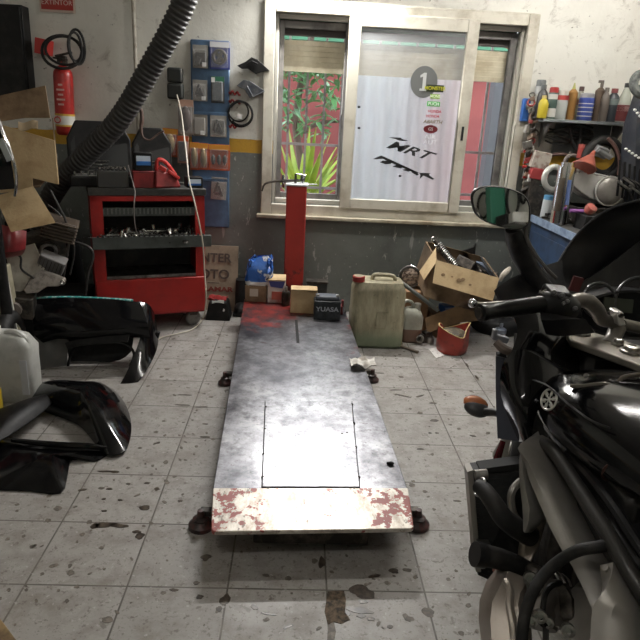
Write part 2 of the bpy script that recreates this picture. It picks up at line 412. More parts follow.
# agave with yellow-green leaves
def leafblade(b, base, dirv, ln, w, droop, n=7):
    d = V(dirv).normalized(); side = d.cross(V((0, 0, 1)))
    side = side.normalized() if side.length > 1e-3 else V((1, 0, 0))
    top, bot = [], []
    for i in range(n):
        t = i/(n-1); c = V(base)+d*ln*t-V((0, 0, droop*t*t)); ww = w*math.sin(PI*(.12+.88*t)**.8)*.5+.001
        top.append([c-side*ww, c+V((0, 0, -.01)), c+side*ww])
    b.sheet(top, .003)
pb = P(303, 190, 5.75)
ag = E('agave', (pb.x, 5.75, 0), 'agave with long yellow-green leaves outside the open window', 'plant')
O('plant_pot', B().lathe([(.13, 0), (.17, .3), (.18, .32), (.15, .32), (.14, .28)], (pb.x, 5.75, .38)), M('clay_pot', (.35,.16,.09), .8), ag)
O('pedestal', B().box((pb.x, 5.75, .19), (.4, .4, .38)), M('concrete_block', (.35,.33,.3), .9), ag)
GRN = M('agave_leaf', (.38,.46,.06), .4, c2=(.22,.36,.04), sc_=9, Subsurface_Weight=.0)
b = B()
for i in range(34):
    a = i*2.39996; el = .35+1.1*((i*37) % 34)/34
    leafblade(b, (pb.x+.02*math.cos(a), 5.75+.02*math.sin(a), .68), (math.cos(a)*math.cos(el), math.sin(a)*math.cos(el), math.sin(el)), .5+.28*random.random(), .065+.02*random.random(), .12*math.cos(el))
O('foliage', b, GRN, ag)
# tree behind, leaves hang into the top of the opening
tr = E('leafy_tree', (.25, 6.9, 0), 'broad-leaved tree outside the open left part of the window', 'tree')
O('trunk', B().tube([(.05, 6.9, 0), (.02, 6.9, .9), (-.06, 6.85, 1.5), (.1, 6.8, 2.4)], [.05, .045, .035, .03], 8, sub=4), M('bark', (.12,.08,.06), .9), tr)
O('branch', B().tube([(-.03, 6.87, 1.3), (.2, 6.7, 1.42), (.45, 6.5, 1.45)], [.03, .02, .012], 6, sub=4), M('bark', (0,0,0)), tr)
b = B()
for i in range(430):
    q = random.random()
    c = V((random.uniform(-.75, .85), random.uniform(6.2, 7.3), random.gauss(1.93, .12) if q < .8 else random.uniform(1.3, 1.75)))
    if q >= .8: c.x = random.uniform(-.3, .35)
    a = random.uniform(0, 6.28); el = random.uniform(-.9, .5)
    leafblade(b, c, (math.cos(a)*math.cos(el), math.sin(a)*math.cos(el), math.sin(el)), random.uniform(.10, .17), .06, .03, n=4)
O('foliage', b, M('tree_leaf', (.10,.24,.08), .35, c2=(.45,.55,.48), sc_=6, lo=.5, hi=.8), tr)
# ---- lights ----
w = bpy.data.worlds.new('sky'); sc.world = w; w.use_nodes = True
bgd = w.node_tree.nodes['Background']; bgd.inputs[0].default_value = (.80,.90,1,1); bgd.inputs[1].default_value = 6.2
def lamp(kind, name, loc, rot, energy, color=(1, 1, 1), **k):
    d = bpy.data.lights.new(name, kind); d.energy = energy; d.color = color
    for a, v in k.items(): setattr(d, a, v)
    o = bpy.data.objects.new(name, d); COL.objects.link(o); o.location = loc; o.rotation_euler = rot; return o
lamp('SUN', 'sun', (0, 0, 8), (math.radians(42), 0, math.radians(-18)), 1.6, (1, .93, .82), angle=.02)
def fixture(x, y, L_, pw, lab, rz=0):
    f = E('ceiling_lamp', (x, y, ZC-.12), lab, 'lamp')
    R = MX.Translation((x, y, 0)) @ MX.Rotation(rz, 4, 'Z')
    O('lamp_housing', B(R).box((0, 0, ZC-.045), (L_+.1, .14, .06)), WHT, f, bev=.01)
    m, nn, l, p = _mat('tube_glow%d' % int(x*100)); p.inputs['Emission Color'].default_value = (1, .97, .93, 1); p.inputs['Emission Strength'].default_value = pw
    O('lamp_tube', B(R).cyl((-L_/2, 0, ZC-.10), (L_/2, 0, ZC-.10), .02), m, f)
fixture(1.75, 3.5, 1.5, 150, 'fluorescent ceiling lamp over the right side near the bench')
fixture(-.5, .3, 1.3, 62, 'fluorescent ceiling lamp above the front of the garage')
fl = E('wall_floodlight', (.2, YB, 2.4), 'slim floodlight on the wall above the window', 'lamp')  # out-of-view light added to make the glare on the lift
O('lamp_housing', B().box((.2, YB-.09, 2.43), (.78, .10, .10), rot=(.75, 0, 0)).box((.2, YB-.03, 2.43), (.2, .06, .06)), BLK, fl, bev=.006)
FLD = lamp('AREA', 'floodlight', (.2, YB-.135, 2.385), (math.radians(-42), 0, 0), 60, (1, .98, .95), shape='RECTANGLE', size=.7, size_y=.07)
FLD.parent = fl; FLD.location = V((.2, YB-.135, 2.385))-WL['wall_floodlight']
sc.view_settings.view_transform = 'Standard'; sc.view_settings.look = 'None'; sc.view_settings.gamma = 1; sc.view_settings.exposure = 0
# ================= lift =================
n = N('scuffed_steel'); x, y, z = n.xyz()
n1 = n.noise(3.2, 7, .72); n2 = n.noise(16, 5, .7); n3 = n.noise(60, 3, .6)
c = n.mix(n.ramp(n1, .35, .68), (.42,.42,.44), (.12,.12,.135))
c = n.mix(n.ramp(n2, .46, .68, 0, .75), c, (.09,.09,.10))
c = n.mix(n.ramp(n3, .60, .70, 0, .6), c, (.06,.055,.055))
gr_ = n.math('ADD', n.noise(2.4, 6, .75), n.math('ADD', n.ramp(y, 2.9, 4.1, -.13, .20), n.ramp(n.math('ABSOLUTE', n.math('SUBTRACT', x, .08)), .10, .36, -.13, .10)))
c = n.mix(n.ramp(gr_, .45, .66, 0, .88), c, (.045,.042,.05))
wr = n.math('ADD', n.math('ADD', n.ramp(y, 3.1, 4.3, -.38, .16), n.ramp(x, -.1, .3, .05, -.16)), n.noise(7, 6, .7))
wr = n.math('MAXIMUM', wr, n.math('MULTIPLY', n.math('ADD', n.ramp(x, .2, .36, -.3, .0), n.noise(6, 5, .7)), n.ramp(y, 2.8, 3.4)))
red = n.ramp(wr, .52, .60)
c = n.mix(red, c, n.mix(n.ramp(n2, .4, .6), (.20,.022,.018), (.06,.015,.015)))
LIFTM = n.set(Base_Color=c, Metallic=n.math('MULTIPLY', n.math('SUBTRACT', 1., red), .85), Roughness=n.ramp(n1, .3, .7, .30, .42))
n = N('worn_ramp'); x, y, z = n.xyz()
c = n.mix(n.ramp(n.noise(16, 6, .75, vec=n.map(scale=(1, .4, 1))), .44, .66, 0, .85), (.60,.56,.50), (.26,.20,.16))
c = n.mix(n.ramp(n.noise(38, 3, .7, vec=n.map(scale=(1, .4, 1))), .6, .68, 0, .8), c, (.12,.09,.08))
side = n.math('ABSOLUTE', n.math('SUBTRACT', x, .09))
rd = n.ramp(n.math('ADD', n.noise(17, 5, .65), n.ramp(side, .05, .3, -.13, .02)), .53, .55)
c = n.mix(rd, c, (.28,.06,.05))
RAMPM = n.set(Base_Color=c, Metallic=n.math('MULTIPLY', n.math('SUBTRACT', 1., rd), .5), Roughness=.42)
FL, FR = L(212.5, 491), L(408.5, 491)
NL, NR = L(211, 533), L(414, 530)
BLc, BRc = L(244.3, 299), L(341.2, 299)
lift = E('motorcycle_lift', ((FL.x+FR.x)/2, 3, 0), 'long low motorcycle lift table of worn steel in the middle of the floor', 'lift')
dz = V((0, 0, -.012))
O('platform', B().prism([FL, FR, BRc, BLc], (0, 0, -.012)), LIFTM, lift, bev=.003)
# side skirts
b = B()
for a, c_ in ((FL, BLc), (FR, BRc)):
    s = .012 if a is FL else -.012
    b.hexa([V((a.x+s*0, a.y, .06)), V((a.x+s, a.y, .06)), V((c_.x+s, c_.y, .10)), V((c_.x, c_.y, .10)), a+dz, a+dz+V((s, 0, 0)), c_+dz+V((s, 0, 0)), c_+dz])
O('side_rail', b, M('lift_rail', (.16,.15,.16), .5, .6), lift)
# scissor base below
O('base_frame', B().box(((FL.x+FR.x)/2, 3.0, .045), (.42, 2.2, .06)), DKMET, lift, bev=.005)
def rounded(pl, pr, ql, qr, r=.018):
    # near edge pl,pr ; far edge ql,qr
    ex = (pr-pl).normalized(); l = (ql-pl).normalized(); rr = (qr-pr).normalized()
    pts = [pl+l*r]
    for i in range(1, 6):
        a = i/6*PI/2; pts.append(pl+ex*r*(1-math.cos(a))+l*r*(1-math.sin(a)))
    pts.append(pl+ex*r); pts.append(pr-ex*r)
    for i in range(1, 6):
        a = i/6*PI/2; pts.append(pr-ex*r*(1-math.sin(a))+rr*r*(1-math.cos(a)))
    return pts+[pr+rr*r, qr, ql]
up = V((0, 0, .006))
O('ramp_plate', B().prism([p+up for p in rounded(NL, NR, FL+V((0, .012, 0)), FR+V((0, .012, 0)))], (0, 0, -.016)), RAMPM, lift, bev=.003, label='worn cream front plate with flaking red paint')
pn = [L(262.3, 487.5, .002), L(359.3, 487.5, .002), L(351.5, 402, .002), L(265.5, 402, .002)]
O('access_panel', B().prism(pn, (0, 0, .005)), LIFTM, lift, bev=.0015)
g = B()
for a, c_ in ((pn[0], pn[1]), (pn[1], pn[2]), (pn[3], pn[0])): g.tube([a, c_], .0048, 4)
O('panel_gap', g, M('black_grime', (.01,.01,.01), .8), lift)
b = B()
for px, py in ((266, 408), (265, 430), (263.5, 455), (262.8, 478), (268, 489), (354, 489), (352, 405), (354, 424), (347, 434), (356, 448), (359, 478), (342, 435)):
    O('panel_bolt', B().lathe([(.006, 0), (.006, .006), (.004, .009)], L(px, py), n=8), DKMET, lift)
O('slot', B().prism([L(296.5, 343, .0005), L(299.5, 343, .0005), L(297.5, 320, .0005), L(294.8, 320, .0005)], (0, 0, .0015)), M('black_grime', (0, 0, 0)), lift)
for px, py, s in ((201, 527, 1), (417, 526, 1), (225, 384, .85), (372, 381, .85)):
    p = G(px, py); p.z = 0
    sd = 1 if p.x < .1 else -1
    ft = O('levelling_foot', B().lathe([(.047*s, 0), (.047*s, .016), (.036*s, .024), (.028*s, .034), (.030*s, .040), (.016*s, .046), (.012, .075), (.0, .076)], p), M('foot_rubber', (.03,.02,.018), .45, c2=(.10,.03,.025), sc_=30), lift)
    O('foot_arm', B().box((p.x+sd*.06, p.y+.02, .055), (.13, .035, .022)), DKMET, ft, bev=.003)
# ================= helpers for things seen front-on =================
def front(px0, px1, pt, pb, zb=0):
    Y = G((px0+px1)/2, pb, zb).y
    return P(px0, pb, Y).x, P(px1, pb, Y).x, Y, P((px0+px1)/2, pt, Y).z
def dome(out, h, th=.006, k=5, cz=0, power=2.0):
    """shell bulging h above a closed outline"""
    out = [V(p) for p in out]; c = sum(out, V((0, 0, 0)))/len(out); b = B()
    top = []; bot = []
    for i in range(k):
        t = 1-i/k; top.append([c+(p-c)*t+V((0, 0, h*(1-t**power))) for p in out])
    A = [[b.v(p) for p in r] for r in top]; C = [[b.v(p-V((0, 0, th))) for p in r] for r in top]; n = len(out)
    for i in range(k-1):
        for j in range(n):
            b.f([A[i][j], A[i][(j+1) % n], A[i+1][(j+1) % n], A[i+1][j]]); b.f([C[i][j], C[i+1][j], C[i+1][(j+1) % n], C[i][(j+1) % n]])
    b.f(A[-1]); b.f(C[-1][::-1])
    for j in range(n): b.f([A[0][j], C[0][j], C[0][(j+1) % n], A[0][(j+1) % n]])
    return b
def cr2(pts, s=4, z=None):
    """smooth closed outline"""
    pts = [V(p) for p in pts]; n = len(pts); o = []
    for i in range(n):
        a, b, c, d = pts[i-1], pts[i], pts[(i+1) % n], pts[(i+2) % n]
        for k in range(s):
            t = k/s; o.append(.5*((2*b)+(c-a)*t+(2*a-5*b+4*c-d)*t*t+(3*b-a-3*c+d)*t**3))
    return o
def rrect(cx, cy, w, d, r, z, n=5):
    o = []
    for sx, sy, a0 in ((1, 1, 0), (-1, 1, 90), (-1, -1, 180), (1, -1, 270)):
        for k in range(n):
            a = math.radians(a0+90*k/(n-1)); o.append(V((cx+sx*(w/2-r)+r*math.cos(a), cy+sy*(d/2-r)+r*math.sin(a), z)))
    return o
def carton(name, x0, x1, y0, y1, z0, z1, mt, label, group=None, tape=True, cat='box'):
    t = E(name, ((x0+x1)/2, (y0+y1)/2, z0), label, cat, group)
    O('carton_body', B().box(((x0+x1)/2, (y0+y1)/2, (z0+z1)/2), (x1-x0, y1-y0, z1-z0)), mt, t, bev=.003)
    return t
# ================= on the back wall, left to right =================
c0 = P(-6, 60, 4.66); c1 = P(21.5, 20, 4.66)
cab = E('wall_cabinet', ((XL+c1.x)/2, 4.74, 1.5), 'black wall cabinet cut by the left edge of the photo', 'cabinet')
zt, zb_ = P(15, 4, 4.66).z, P(15, 98, 4.66).z
O('cabinet_body', B().box(((XL+.02+c1.x)/2, 4.74, (zt+zb_)/2), (c1.x-XL-.02, .12, zt-zb_)), BLK, cab, bev=.006)
O('cabinet_door', B().box(((XL+.02+c1.x)/2, 4.672, (zt+zb_)/2), (c1.x-XL-.04, .016, zt-zb_-.03)), BLK, cab, bev=.003)
a, b_ = P(39.5, 10.5, 4.78), P(75, 12, 4.78)
sg = E('fire_sign', ((a.x+b_.x)/2, 4.79, a.z), 'red sign reading EXTINTOR in white at the top left of the wall', 'sign')
O('sign_border', B().box(((a.x+b_.x)/2, 4.79, a.z+.10), (b_.x-a.x, .006, .21)), M('sign_cream', (.55,.45,.38), .5), sg)
O('sign_panel', B().box(((a.x+b_.x)/2, 4.785, a.z+.106), (b_.x-a.x-.025, .006, .19)), REDP, sg)
text('sign_text', 'EXTINTOR', M('sign_letters', (.6,.45,.4), .5), ((a.x+b_.x)/2, 4.780, a.z+.055), .043, sg, sx=1.0)
O('flame_symbol', disc(B(), V(((a.x+b_.x)/2, 0, a.z+.145)), .03, .04, 4.781), M('sign_letters', (0,0,0)), sg)
# extinguisher
ex = P(66, 135, 4.70); et = P(62.5, 66, 4.70)
R = .065
fe = E('fire_extinguisher', (ex.x, 4.70, ex.z), 'red wall-hung fire extinguisher with a black cable looped over its top', 'extinguisher')
H = et.z-ex.z
tilt = (et-ex).normalized()
O('cylinder_body', B().lathe([(R*.8, 0), (R*.97, .012), (R, .03), (R, H*.86), (R*.93, H*.92), (R*.6, H*.985), (.022, H*1.01), (.02, H+.03)], ex, tilt, 26), M('extinguisher_red', (.42,.022,.018), .32, c2=(.22,.015,.012), sc_=9), fe)
def band(h0, h1, mt, nm, r=R+.0015):
    q = tilt.to_track_quat('Z', 'Y'); b = B()
    O(nm, b.lathe([(r, h0), (r, h1)], ex, tilt, 26), mt, fe)
band(H*.155, H*.30, M('label_white', (.62,.6,.55), .5), 'white_band')
band(H*.13, H*.155, M('label_yellow', (.55,.36,.05), .5), 'yellow_line')
band(H*.285, H*.315, M('label_yellow', (0,0,0)), 'yellow_line', R+.002)
for k, w_ in enumerate((.55, .8, .5, .75, .4)):
    c = ex+tilt*(H*(.45+.07*k)); O('label_line', B().box((c.x, 4.70-R-.001, c.z), (.07*w_, .003, .012)), M('label_pink', (.6,.4,.36), .5), fe)
c = ex+tilt*(H*.225)
O('flame_drawing', B().torus((c.x-.03, 4.70-R-.001, c.z), (0, 1, 0), .02, .004, 12, 6), REDB, fe)
vt = ex+tilt*(H+.03)
O('valve', B().box((vt.x, 4.70, vt.z+.01), (.06, .04, .05)).box((vt.x+.02, 4.68, vt.z+.045), (.12, .02, .014), rot=(0, -.25, 0)).box((vt.x-.005, 4.68, vt.z+.015), (.10, .02, .012), rot=(0, .1, 0)), DKMET, fe, bev=.003)
nz = P(40, 46, 4.66)
O('wall_bracket', B().box((nz.x, 4.73, nz.z), (.085, .12, .10), rot=(0, .15, 0)), REDB, fe, bev=.004)
b = B(); c = P(62, 52, 4.62)
b.torus(c, (.1, -1, .3), .13, .010, 30, 7, ey=.85); b.torus(c+V((.015, .01, .01)), (.25, -1, .1), .12, .009, 30, 7, ey=.75)
c2_ = P(77, 47, 4.62); b.torus(c2_, (.5, -1, .1), .05, .009, 24, 7, ey=2.2); b.torus(c2_+V((-.01, -.01, 0)), (.8, -1, 0), .045, .009, 24, 7, ey=2.)
O('looped_cable', b, RUB, label='black cable coiled over the head of the fire extinguisher', cat='cable')
# conduit
a, b_ = P(136, 0, 4.775), P(131, 130, 4.775)
O('conduit_pipe', B().cyl((a.x-.02, 4.775, .9), (a.x-.02, 4.775, ZC), .014), M('painted_pipe', (.42,.39,.33), .6, c2=(.25,.22,.17), sc_=12), label='thin painted conduit pipe running up the wall behind the big hose', cat='pipe')
# corrugated hose
key = [P(201, -45, 3.95), P(180, 12, 4.0), P(152, 65, 4.05), P(119, 120, 4.12), P(85, 156, 4.22), P(62, 180, 4.3), P(46, 208, 4.34), P(40, 235, 4.36)]
key = [key[0]+(key[0]-key[1]).normalized()*((3.0-key[0].z)/(key[0]-key[1]).normalized().z)]+key
pts = []
for i in range(len(key)-1):
    a_, b, c, d = key[max(i-1, 0)], key[i], key[i+1], key[min(i+2, len(key)-1)]
    k = max(2, int((c-b).length/.0042))
    for j in range(k):
        t = j/k; pts.append(.5*((2*b)+(c-a_)*t+(2*a_-5*b+4*c-d)*t*t+(3*b-a_-3*c+d)*t**3))
s_ = 0; rr = []
for i, p in enumerate(pts):
    if i: s_ += (p-pts[i-1]).length
    rr.append(.067+.0035*max(-1, min(1, 1.6*math.sin(2*PI*s_/.030))))
O('extraction_hose', B().tube(pts, rr, 20), M('hose_rubber', (.04,.038,.036), .6, c2=(.022,.021,.02), sc_=5), label='thick black corrugated exhaust hose hanging diagonally from the ceiling', cat='hose')
# socket box and its long white cable
a = P(175, 83, 4.75)
pw = E('power_adapter', (a.x, 4.78, a.z-.1), 'black plug socket block on the wall right of the hose', 'socket')
O('socket_body', B().box((a.x, 4.765, a.z+.052), (.105, .07, .10)).box((a.x, 4.765, a.z-.055), (.11, .07, .105)), M('socket_black', (.02,.022,.02), .6), pw, bev=.014, seg=3)
pl = [P(177, 95, 4.7), P(181, 112, 4.6), P(184, 135, 4.45), P(187, 160, 4.3), P(189, 180, 4.2), P(194, 200, 4.13), P(199, 222, 4.12), P(203, 245, 4.14), P(204.5, 270, 4.14), P(206, 300, 4.12), G(203, 318, .03), G(193, 329, .008), G(180, 333, .007), G(163, 337, .007), G(157, 341, .007), G(150, 352, .007)]
O('extension_lead', B().tube(pl, .0052, 7, sub=5), M('cream_cable', (.50,.46,.38), .5), label='long cream cable hanging from the socket down to the floor', cat='cable')
# brown cable loop at the hose
pl = [P(137, 109, 4.2), P(141, 110, 4.22), P(142, 120, 4.22), P(141, 127, 4.22), P(143, 137, 4.22), P(150, 140, 4.22), P(158, 134, 4.24), P(164, 131, 4.24)]
O('hook_wire', B().tube(pl, [.012,.012,.014,.012,.006,.006,.006,.006], 7, sub=4), M('brown_wire', (.12,.075,.06), .5), label='brown wire with a thick hooked end beside the hose', cat='wire')
# ---- blue display board with hung packs ----
x0, x1 = P(190.5, 60, 4.78).x, P(229.5, 60, 4.78).x
zt, zb_ = P(210, 40, 4.78).z, P(210, 227, 4.78).z
bd = E('display_board', ((x0+x1)/2, 4.78, zb_), 'tall blue display board on the wall with parts packs hanging from it', 'board')
BLUB = M('blue_board', (.075,.145,.25), .55, c2=(.05,.09,.15), sc_=7)
O('board_panel', B().box(((x0+x1)/2, 4.788, (zt+zb_)/2), (x1-x0, .02, zt-zb_)), BLUB, bd, bev=.008)
for z in (1.47, 1.0): O('shelf_rail', B().box(((x0+x1)/2, 4.772, z), (x1-x0-.01, .012, .022)), BLUB, bd, bev=.002)
PACKG = 'blister packs on the blue display board'
def pack(q, card, prod, label, header=None, kind=0, sticker=None, y=4.768, rot=0, group=PACKG, name='blister_pack'):
    a = P(q[0], q[1], y); b_ = P(q[2], q[3], y); x0, x1, z0, z1 = min(a.x, b_.x), max(a.x, b_.x), min(a.z, b_.z), max(a.z, b_.z)
    w, h = x1-x0, z1-z0; cx, cz = (x0+x1)/2, (z0+z1)/2
    m = MX.Translation((cx, y, cz)) @ MX.Rotation(rot, 4, 'Y')
    t = E(name, (cx, y, z0), label, 'pack', group)
    O('backing_card', B(m).box((0, 0, 0), (w, .004, h)), card, t, bev=.001)
    if header: O('header_strip', B(m).box((0, -.0035, h*.39), (w*.96, .003, h*.2)), header, t)
    bb = B(m)
    if kind == 0: bb.box((w*.03, -.012, -h*.08), (w*.62, .02, h*.5)); bb.box((-w*.12, -.016, -h*.2), (w*.3, .025, h*.35), rot=(0, .4, 0))
    elif kind == 1: bb.torus((0, -.012, -h*.05), (0, 1, 0), w*.30, .011, 22, 8); bb.box((0, -.012, -h*.05), (w*.5, .014, h*.14), rot=(0, .8, 0)); bb.box((0, -.012, -h*.05), (w*.16, .02, h*.45), rot=(0, .4, 0))
    elif kind == 2: bb.box((0, -.014, -h*.05), (w*.66, .026, h*.72))
    elif kind == 3:
        for k in range(3): bb.ell((-w*.27+k*w*.27, -.012, -h*.08), (w*.1, .014, h*.2), n=10, k=6)
    elif kind == 4: bb.ell((0, -.012, -h*.04), (w*.34, .02, h*.36), n=14, k=7); bb.box((0, -.012, h*.2), (w*.4, .02, h*.12))
    elif kind == 5: bb.box((-w*.15, -.012, h*.05), (w*.14, .016, h*.55), rot=(0, .3, 0)); bb.box((w*.12, -.012, -h*.1), (w*.16, .016, h*.5), rot=(0, -.35, 0)); bb.box((0, -.012, -h*.22), (w*.5, .012, h*.12))
    O('product', bb, prod, t, bev=.002)
    O('clear_blister', B(m).box((0, -.017, -h*.06), (w*.84, .03, h*.74)), CLR, t, bev=.006)
    if sticker: O('price_sticker', B(m).box((sticker[0]*w, -.034, sticker[1]*h), (w*.26, .002, h*.18)), M('sticker_white', (.7,.7,.68), .5), t)
    return t
m_, n_, l_, p_ = _mat('clear_plastic'); p_.inputs['Base Color'].default_value = (.8,.8,.8,1); p_.inputs['Roughness'].default_value = .15; p_.inputs['Alpha'].default_value = .13
CLR = m_
GC = M('grey_card', (.30,.29,.26), .6, c2=(.2,.19,.17), sc_=12); BC = M('black_card', (.035,.035,.035), .5); ORC = M('orange_card', (.50,.085,.02), .5, c2=(.32,.05,.015), sc_=14)
NAV = M('navy_card', (.035,.05,.22), .5); PNK = M('pink_card', (.45,.27,.2), .6); PP = M('product_dark', (.06,.055,.05), .5, .3); PB = M('product_brass', (.3,.22,.12), .4, .6); YH = M('amber_header', (.6,.26,.03), .5)
pack((192.5, 44.5, 208, 68.5), GC, PP, 'grey pack with a small dark part, top left of the blue board', kind=0, sticker=(.3, -.35))
pack((209.5, 41, 230, 70), NAV, PP, 'navy pack with a round black part, top right of the blue board', M('white_card', (.6,.6,.62), .5), 1)
pack((192.5, 79.5, 207.5, 101.5), GC, PP, 'grey pack in the second row left on the blue board', kind=5, sticker=(.28, -.36))
pack((211, 76, 224.5, 103.5), BC, M('slate_part', (.05,.06,.065), .5), 'black and green pack in the second row right on the blue board', M('green_header', (.03,.15,.08), .5), 2, sticker=(-.3, .36))
pack((192.5, 113, 207.5, 136.5), M('taupe_card', (.22,.2,.17), .6), M('taupe_pad', (.25,.23,.2), .6), 'taupe pack with a flat pad in the third row of the blue board', kind=2, sticker=(.2, -.34))
pack((210, 115, 226.5, 137.5), GC, PP, 'grey pack with pale part in the third row right of the blue board', kind=5)
pack((178, 99, 194, 135), M('clear_grey', (.28,.24,.21), .6), M('dark_lining', (.07,.05,.045), .6), 'pack with a pink header and brown brake pads left of the board', PNK, 4, y=4.755)
pack((162, 128, 178, 157), ORC, PB, 'orange pack hanging above the right side of the tool trolley', YH, 4, y=4.745, rot=.05, group='orange parts packs')
pack((177, 135.5, 189, 163.5), M('white_orange_card', (.55,.3,.22), .6), M('charcoal', (.05,.05,.05), .5), 'white and orange pack between two orange packs', ORC, 2, y=4.738, group='orange parts packs')
pack((189.5, 142, 199.5, 170), ORC, PB, 'narrow orange pack at the left of the row of orange packs', YH, 4, y=4.742, group='orange parts packs')
pack((199, 143, 208.5, 170), ORC, PB, 'narrow orange pack in the middle of the row of orange packs', YH, 4, y=4.744, group='orange parts packs')
pack((208.5, 144, 230, 171), ORC, PP, 'wide orange pack with a chain-like part at the right of the row', YH, 3, y=4.748, group='orange parts packs')
pack((211, 177, 226.5, 200), GC, PP, 'grey pack hanging alone near the bottom of the blue board', kind=5, rot=.05)
# ---- levers and cords on the wall ----
def pp(lst, Y): return [P(a, b, Y) for a, b in lst]
b = B(); b.prism(pp([(237.5, 66), (246, 62), (252, 57.5), (258, 60), (270, 71), (262, 72), (256, 74), (248, 69), (242, 69)], 4.785), (0, -.035, 0)).tube(pp([(247, 65), (252, 61), (258, 64)], 4.742), .006, 6)
O('brake_lever', b, BLK, label='black brake lever hung on the wall left of the window, the upper one', cat='lever', group='levers on the wall', bev=.004)
b = B(); b.prism(pp([(237, 86), (244, 80), (250, 81), (265, 91), (262, 94), (250, 98), (245, 90)], 4.785), (0, -.035, 0)).tube(pp([(247, 86), (253, 97), (263, 92)], 4.742), .006, 6)
O('brake_lever', b, M('faded_black', (.03,.035,.045), .5, c2=(.1,.1,.1), sc_=20), label='black brake lever hung on the wall just below the first lever', cat='lever', group='levers on the wall', bev=.004)
for y0, lab in ((92, 'red twisted cord end pinned to the wall, the top one'), (100.5, 'red twisted cord end pinned to the wall, the middle one'), (125.5, 'red twisted cord end pinned to the wall, the lowest one')):
    b = B(); pts = [P(229+1.4*i, y0+1.6*math.sin(i*1.9)+.25*i, 4.775+.01*math.cos(i*1.3)) for i in range(9 if y0 != 125.5 else 7)]
    b.tube(pts, .0075, 7, sub=3)
    O('twisted_lanyard', b, M('dark_red_cord', (.25,.02,.02), .5), label=lab, cat='cord', group='red cords')
cc = P(240.5, 114, 4.77)
b = B(); b.torus(cc, (0, 1, 0), .088, .007, 30, 7); b.torus(cc+V((.004, -.012, .003)), (.05, 1, .05), .082, .007, 30, 7, a0=.5, a1=5.6); b.torus(cc+V((-.015, -.008, .02)), (0, 1, .1), .072, .006, 30, 7, a0=1.5, a1=6)
cl = O('coiled_cable', b, RUB, label='black control cable coiled in a ring on the wall with a white tag', cat='cable')
O('tag', B().box((cc.x-.005, 4.752, cc.z-.015), (.036, .004, .034), rot=(0, .2, 0)), INKW, cl)
# ================= tool trolley =================
TR = MX.Translation((-1.33, 4.05, 0)) @ MX.Rotation(math.radians(20), 4, 'Z'); TRI = TR.inverted()
def TL(px, py, yl=0):
    o = TRI @ CAM; d = TRI.to_3x3() @ ray(px, py); return o+d*((yl-o.y)/d.y)
tl = E('tool_trolley', TR @ V((.365, .21, 0)), 'red steel tool trolley with an open front and pulled-out tray of tools', 'trolley')
RED2 = M('trolley_red', (.38,.018,.014), .42, c2=(.22,.014,.012), sc_=5, lo=.45, hi=.75)
DIN = M('trolley_inside', (.022,.022,.022), .5, c2=(.05,.045,.04), sc_=8)
W_, D_ = .735, .38
b = B(TR)
b.box((.018, D_/2, .53), (.036, D_, .82)); b.box((W_-.018, D_/2, .53), (.036, D_, .82)); b.box((W_/2, D_-.01, .53), (W_-.05, .02, .82)); b.box((W_/2, .012, .925), (W_, .024, .035)); b.box((W_/2, D_/2, .13), (W_, D_, .02))
b.box((.055, .01, .53), (.04, .02, .8)); b.box((W_-.05, .01, .53), (.03, .02, .8))
O('trolley_frame', b, RED2, tl, bev=.004)
dr = O('drawer_front', B(TR).box((W_/2, .005, .255), (W_-.01, .03, .25)), RED2, tl, bev=.006, label='red bottom drawer front')
O('worktop', B(TR).box((W_/2, D_/2, .957), (W_+.02, D_+.02, .028)).box((W_/2, .0, .975), (W_+.02, .02, .03)).box((W_/2, D_, .975), (W_+.02, .02, .03)).box((0, D_/2, .975), (.02, D_, .03)).box((W_, D_/2, .975), (.02, D_, .03)), M('rubber_top', (.03,.03,.028), .6, c2=(.055,.05,.045), sc_=12), tl, bev=.004)
TG = M('tray_grey', (.085,.095,.09), .45, .2, c2=(.05,.055,.05), sc_=7)
def tray(z, y0, y1, h, nm, lab, th=.006):
    b = B(TR); b.box((W_/2, (y0+y1)/2, z-h+.003), (W_-.12, y1-y0, .006)); b.box((W_/2, y0, z-h/2), (W_-.10, th*1.5, h)); b.box((W_/2, y1, z-h/2), (W_-.12, th, h)); b.box((.06, (y0+y1)/2, z-h/2), (th, y1-y0, h)); b.box((W_-.06, (y0+y1)/2, z-h/2), (th, y1-y0, h))
    return O(nm, b, TG, tl, bev=.002, label=lab)
t1 = tray(.862, .02, .40, .055, 'tray', 'upper grey tray with ribbed dividers')
b = B(TR)
for k in range(24): b.box((.08+k*.0255, .012, .838), (.008, .01, .035))
O('tray_ribs', b, M('rib_grey', (.14,.15,.14), .4, .3), t1)
b = B(TR); z = .69
b.box((W_/2, .08, z-.075), (W_-.02, .32, .006)); b.box((W_/2+.01, -.085, z-.04), (W_+.03, .014, .08)); b.box((W_/2, .24, z-.045), (W_-.04, .01, .07)); b.box((.03, .08, z-.045), (.008, .32, .07)); b.box((W_-.01, .08, z-.045), (.008, .32, .07))
t2 = O('tray', b, TG, tl, bev=.003, label='grey tray pulled out and full of sockets and spanners')
b = B(TR)
for k in range(22): b.box((.03+k*.032, -.094, z+.006), (.012, .006, .012))
O('tray_notches', b, DIN, t2)
O('lower_shelf', B(TR).box((W_/2, .2, .385), (W_-.08, .36, .012)).box((W_/2+.01, .015, .395), (W_-.12, .012, .018)), STEEL, tl, label='bare metal lower shelf lip')
O('trolley_inner_back', B(TR).box((W_/2, D_-.03, .6), (W_-.08, .008, .66)), DIN, tl)
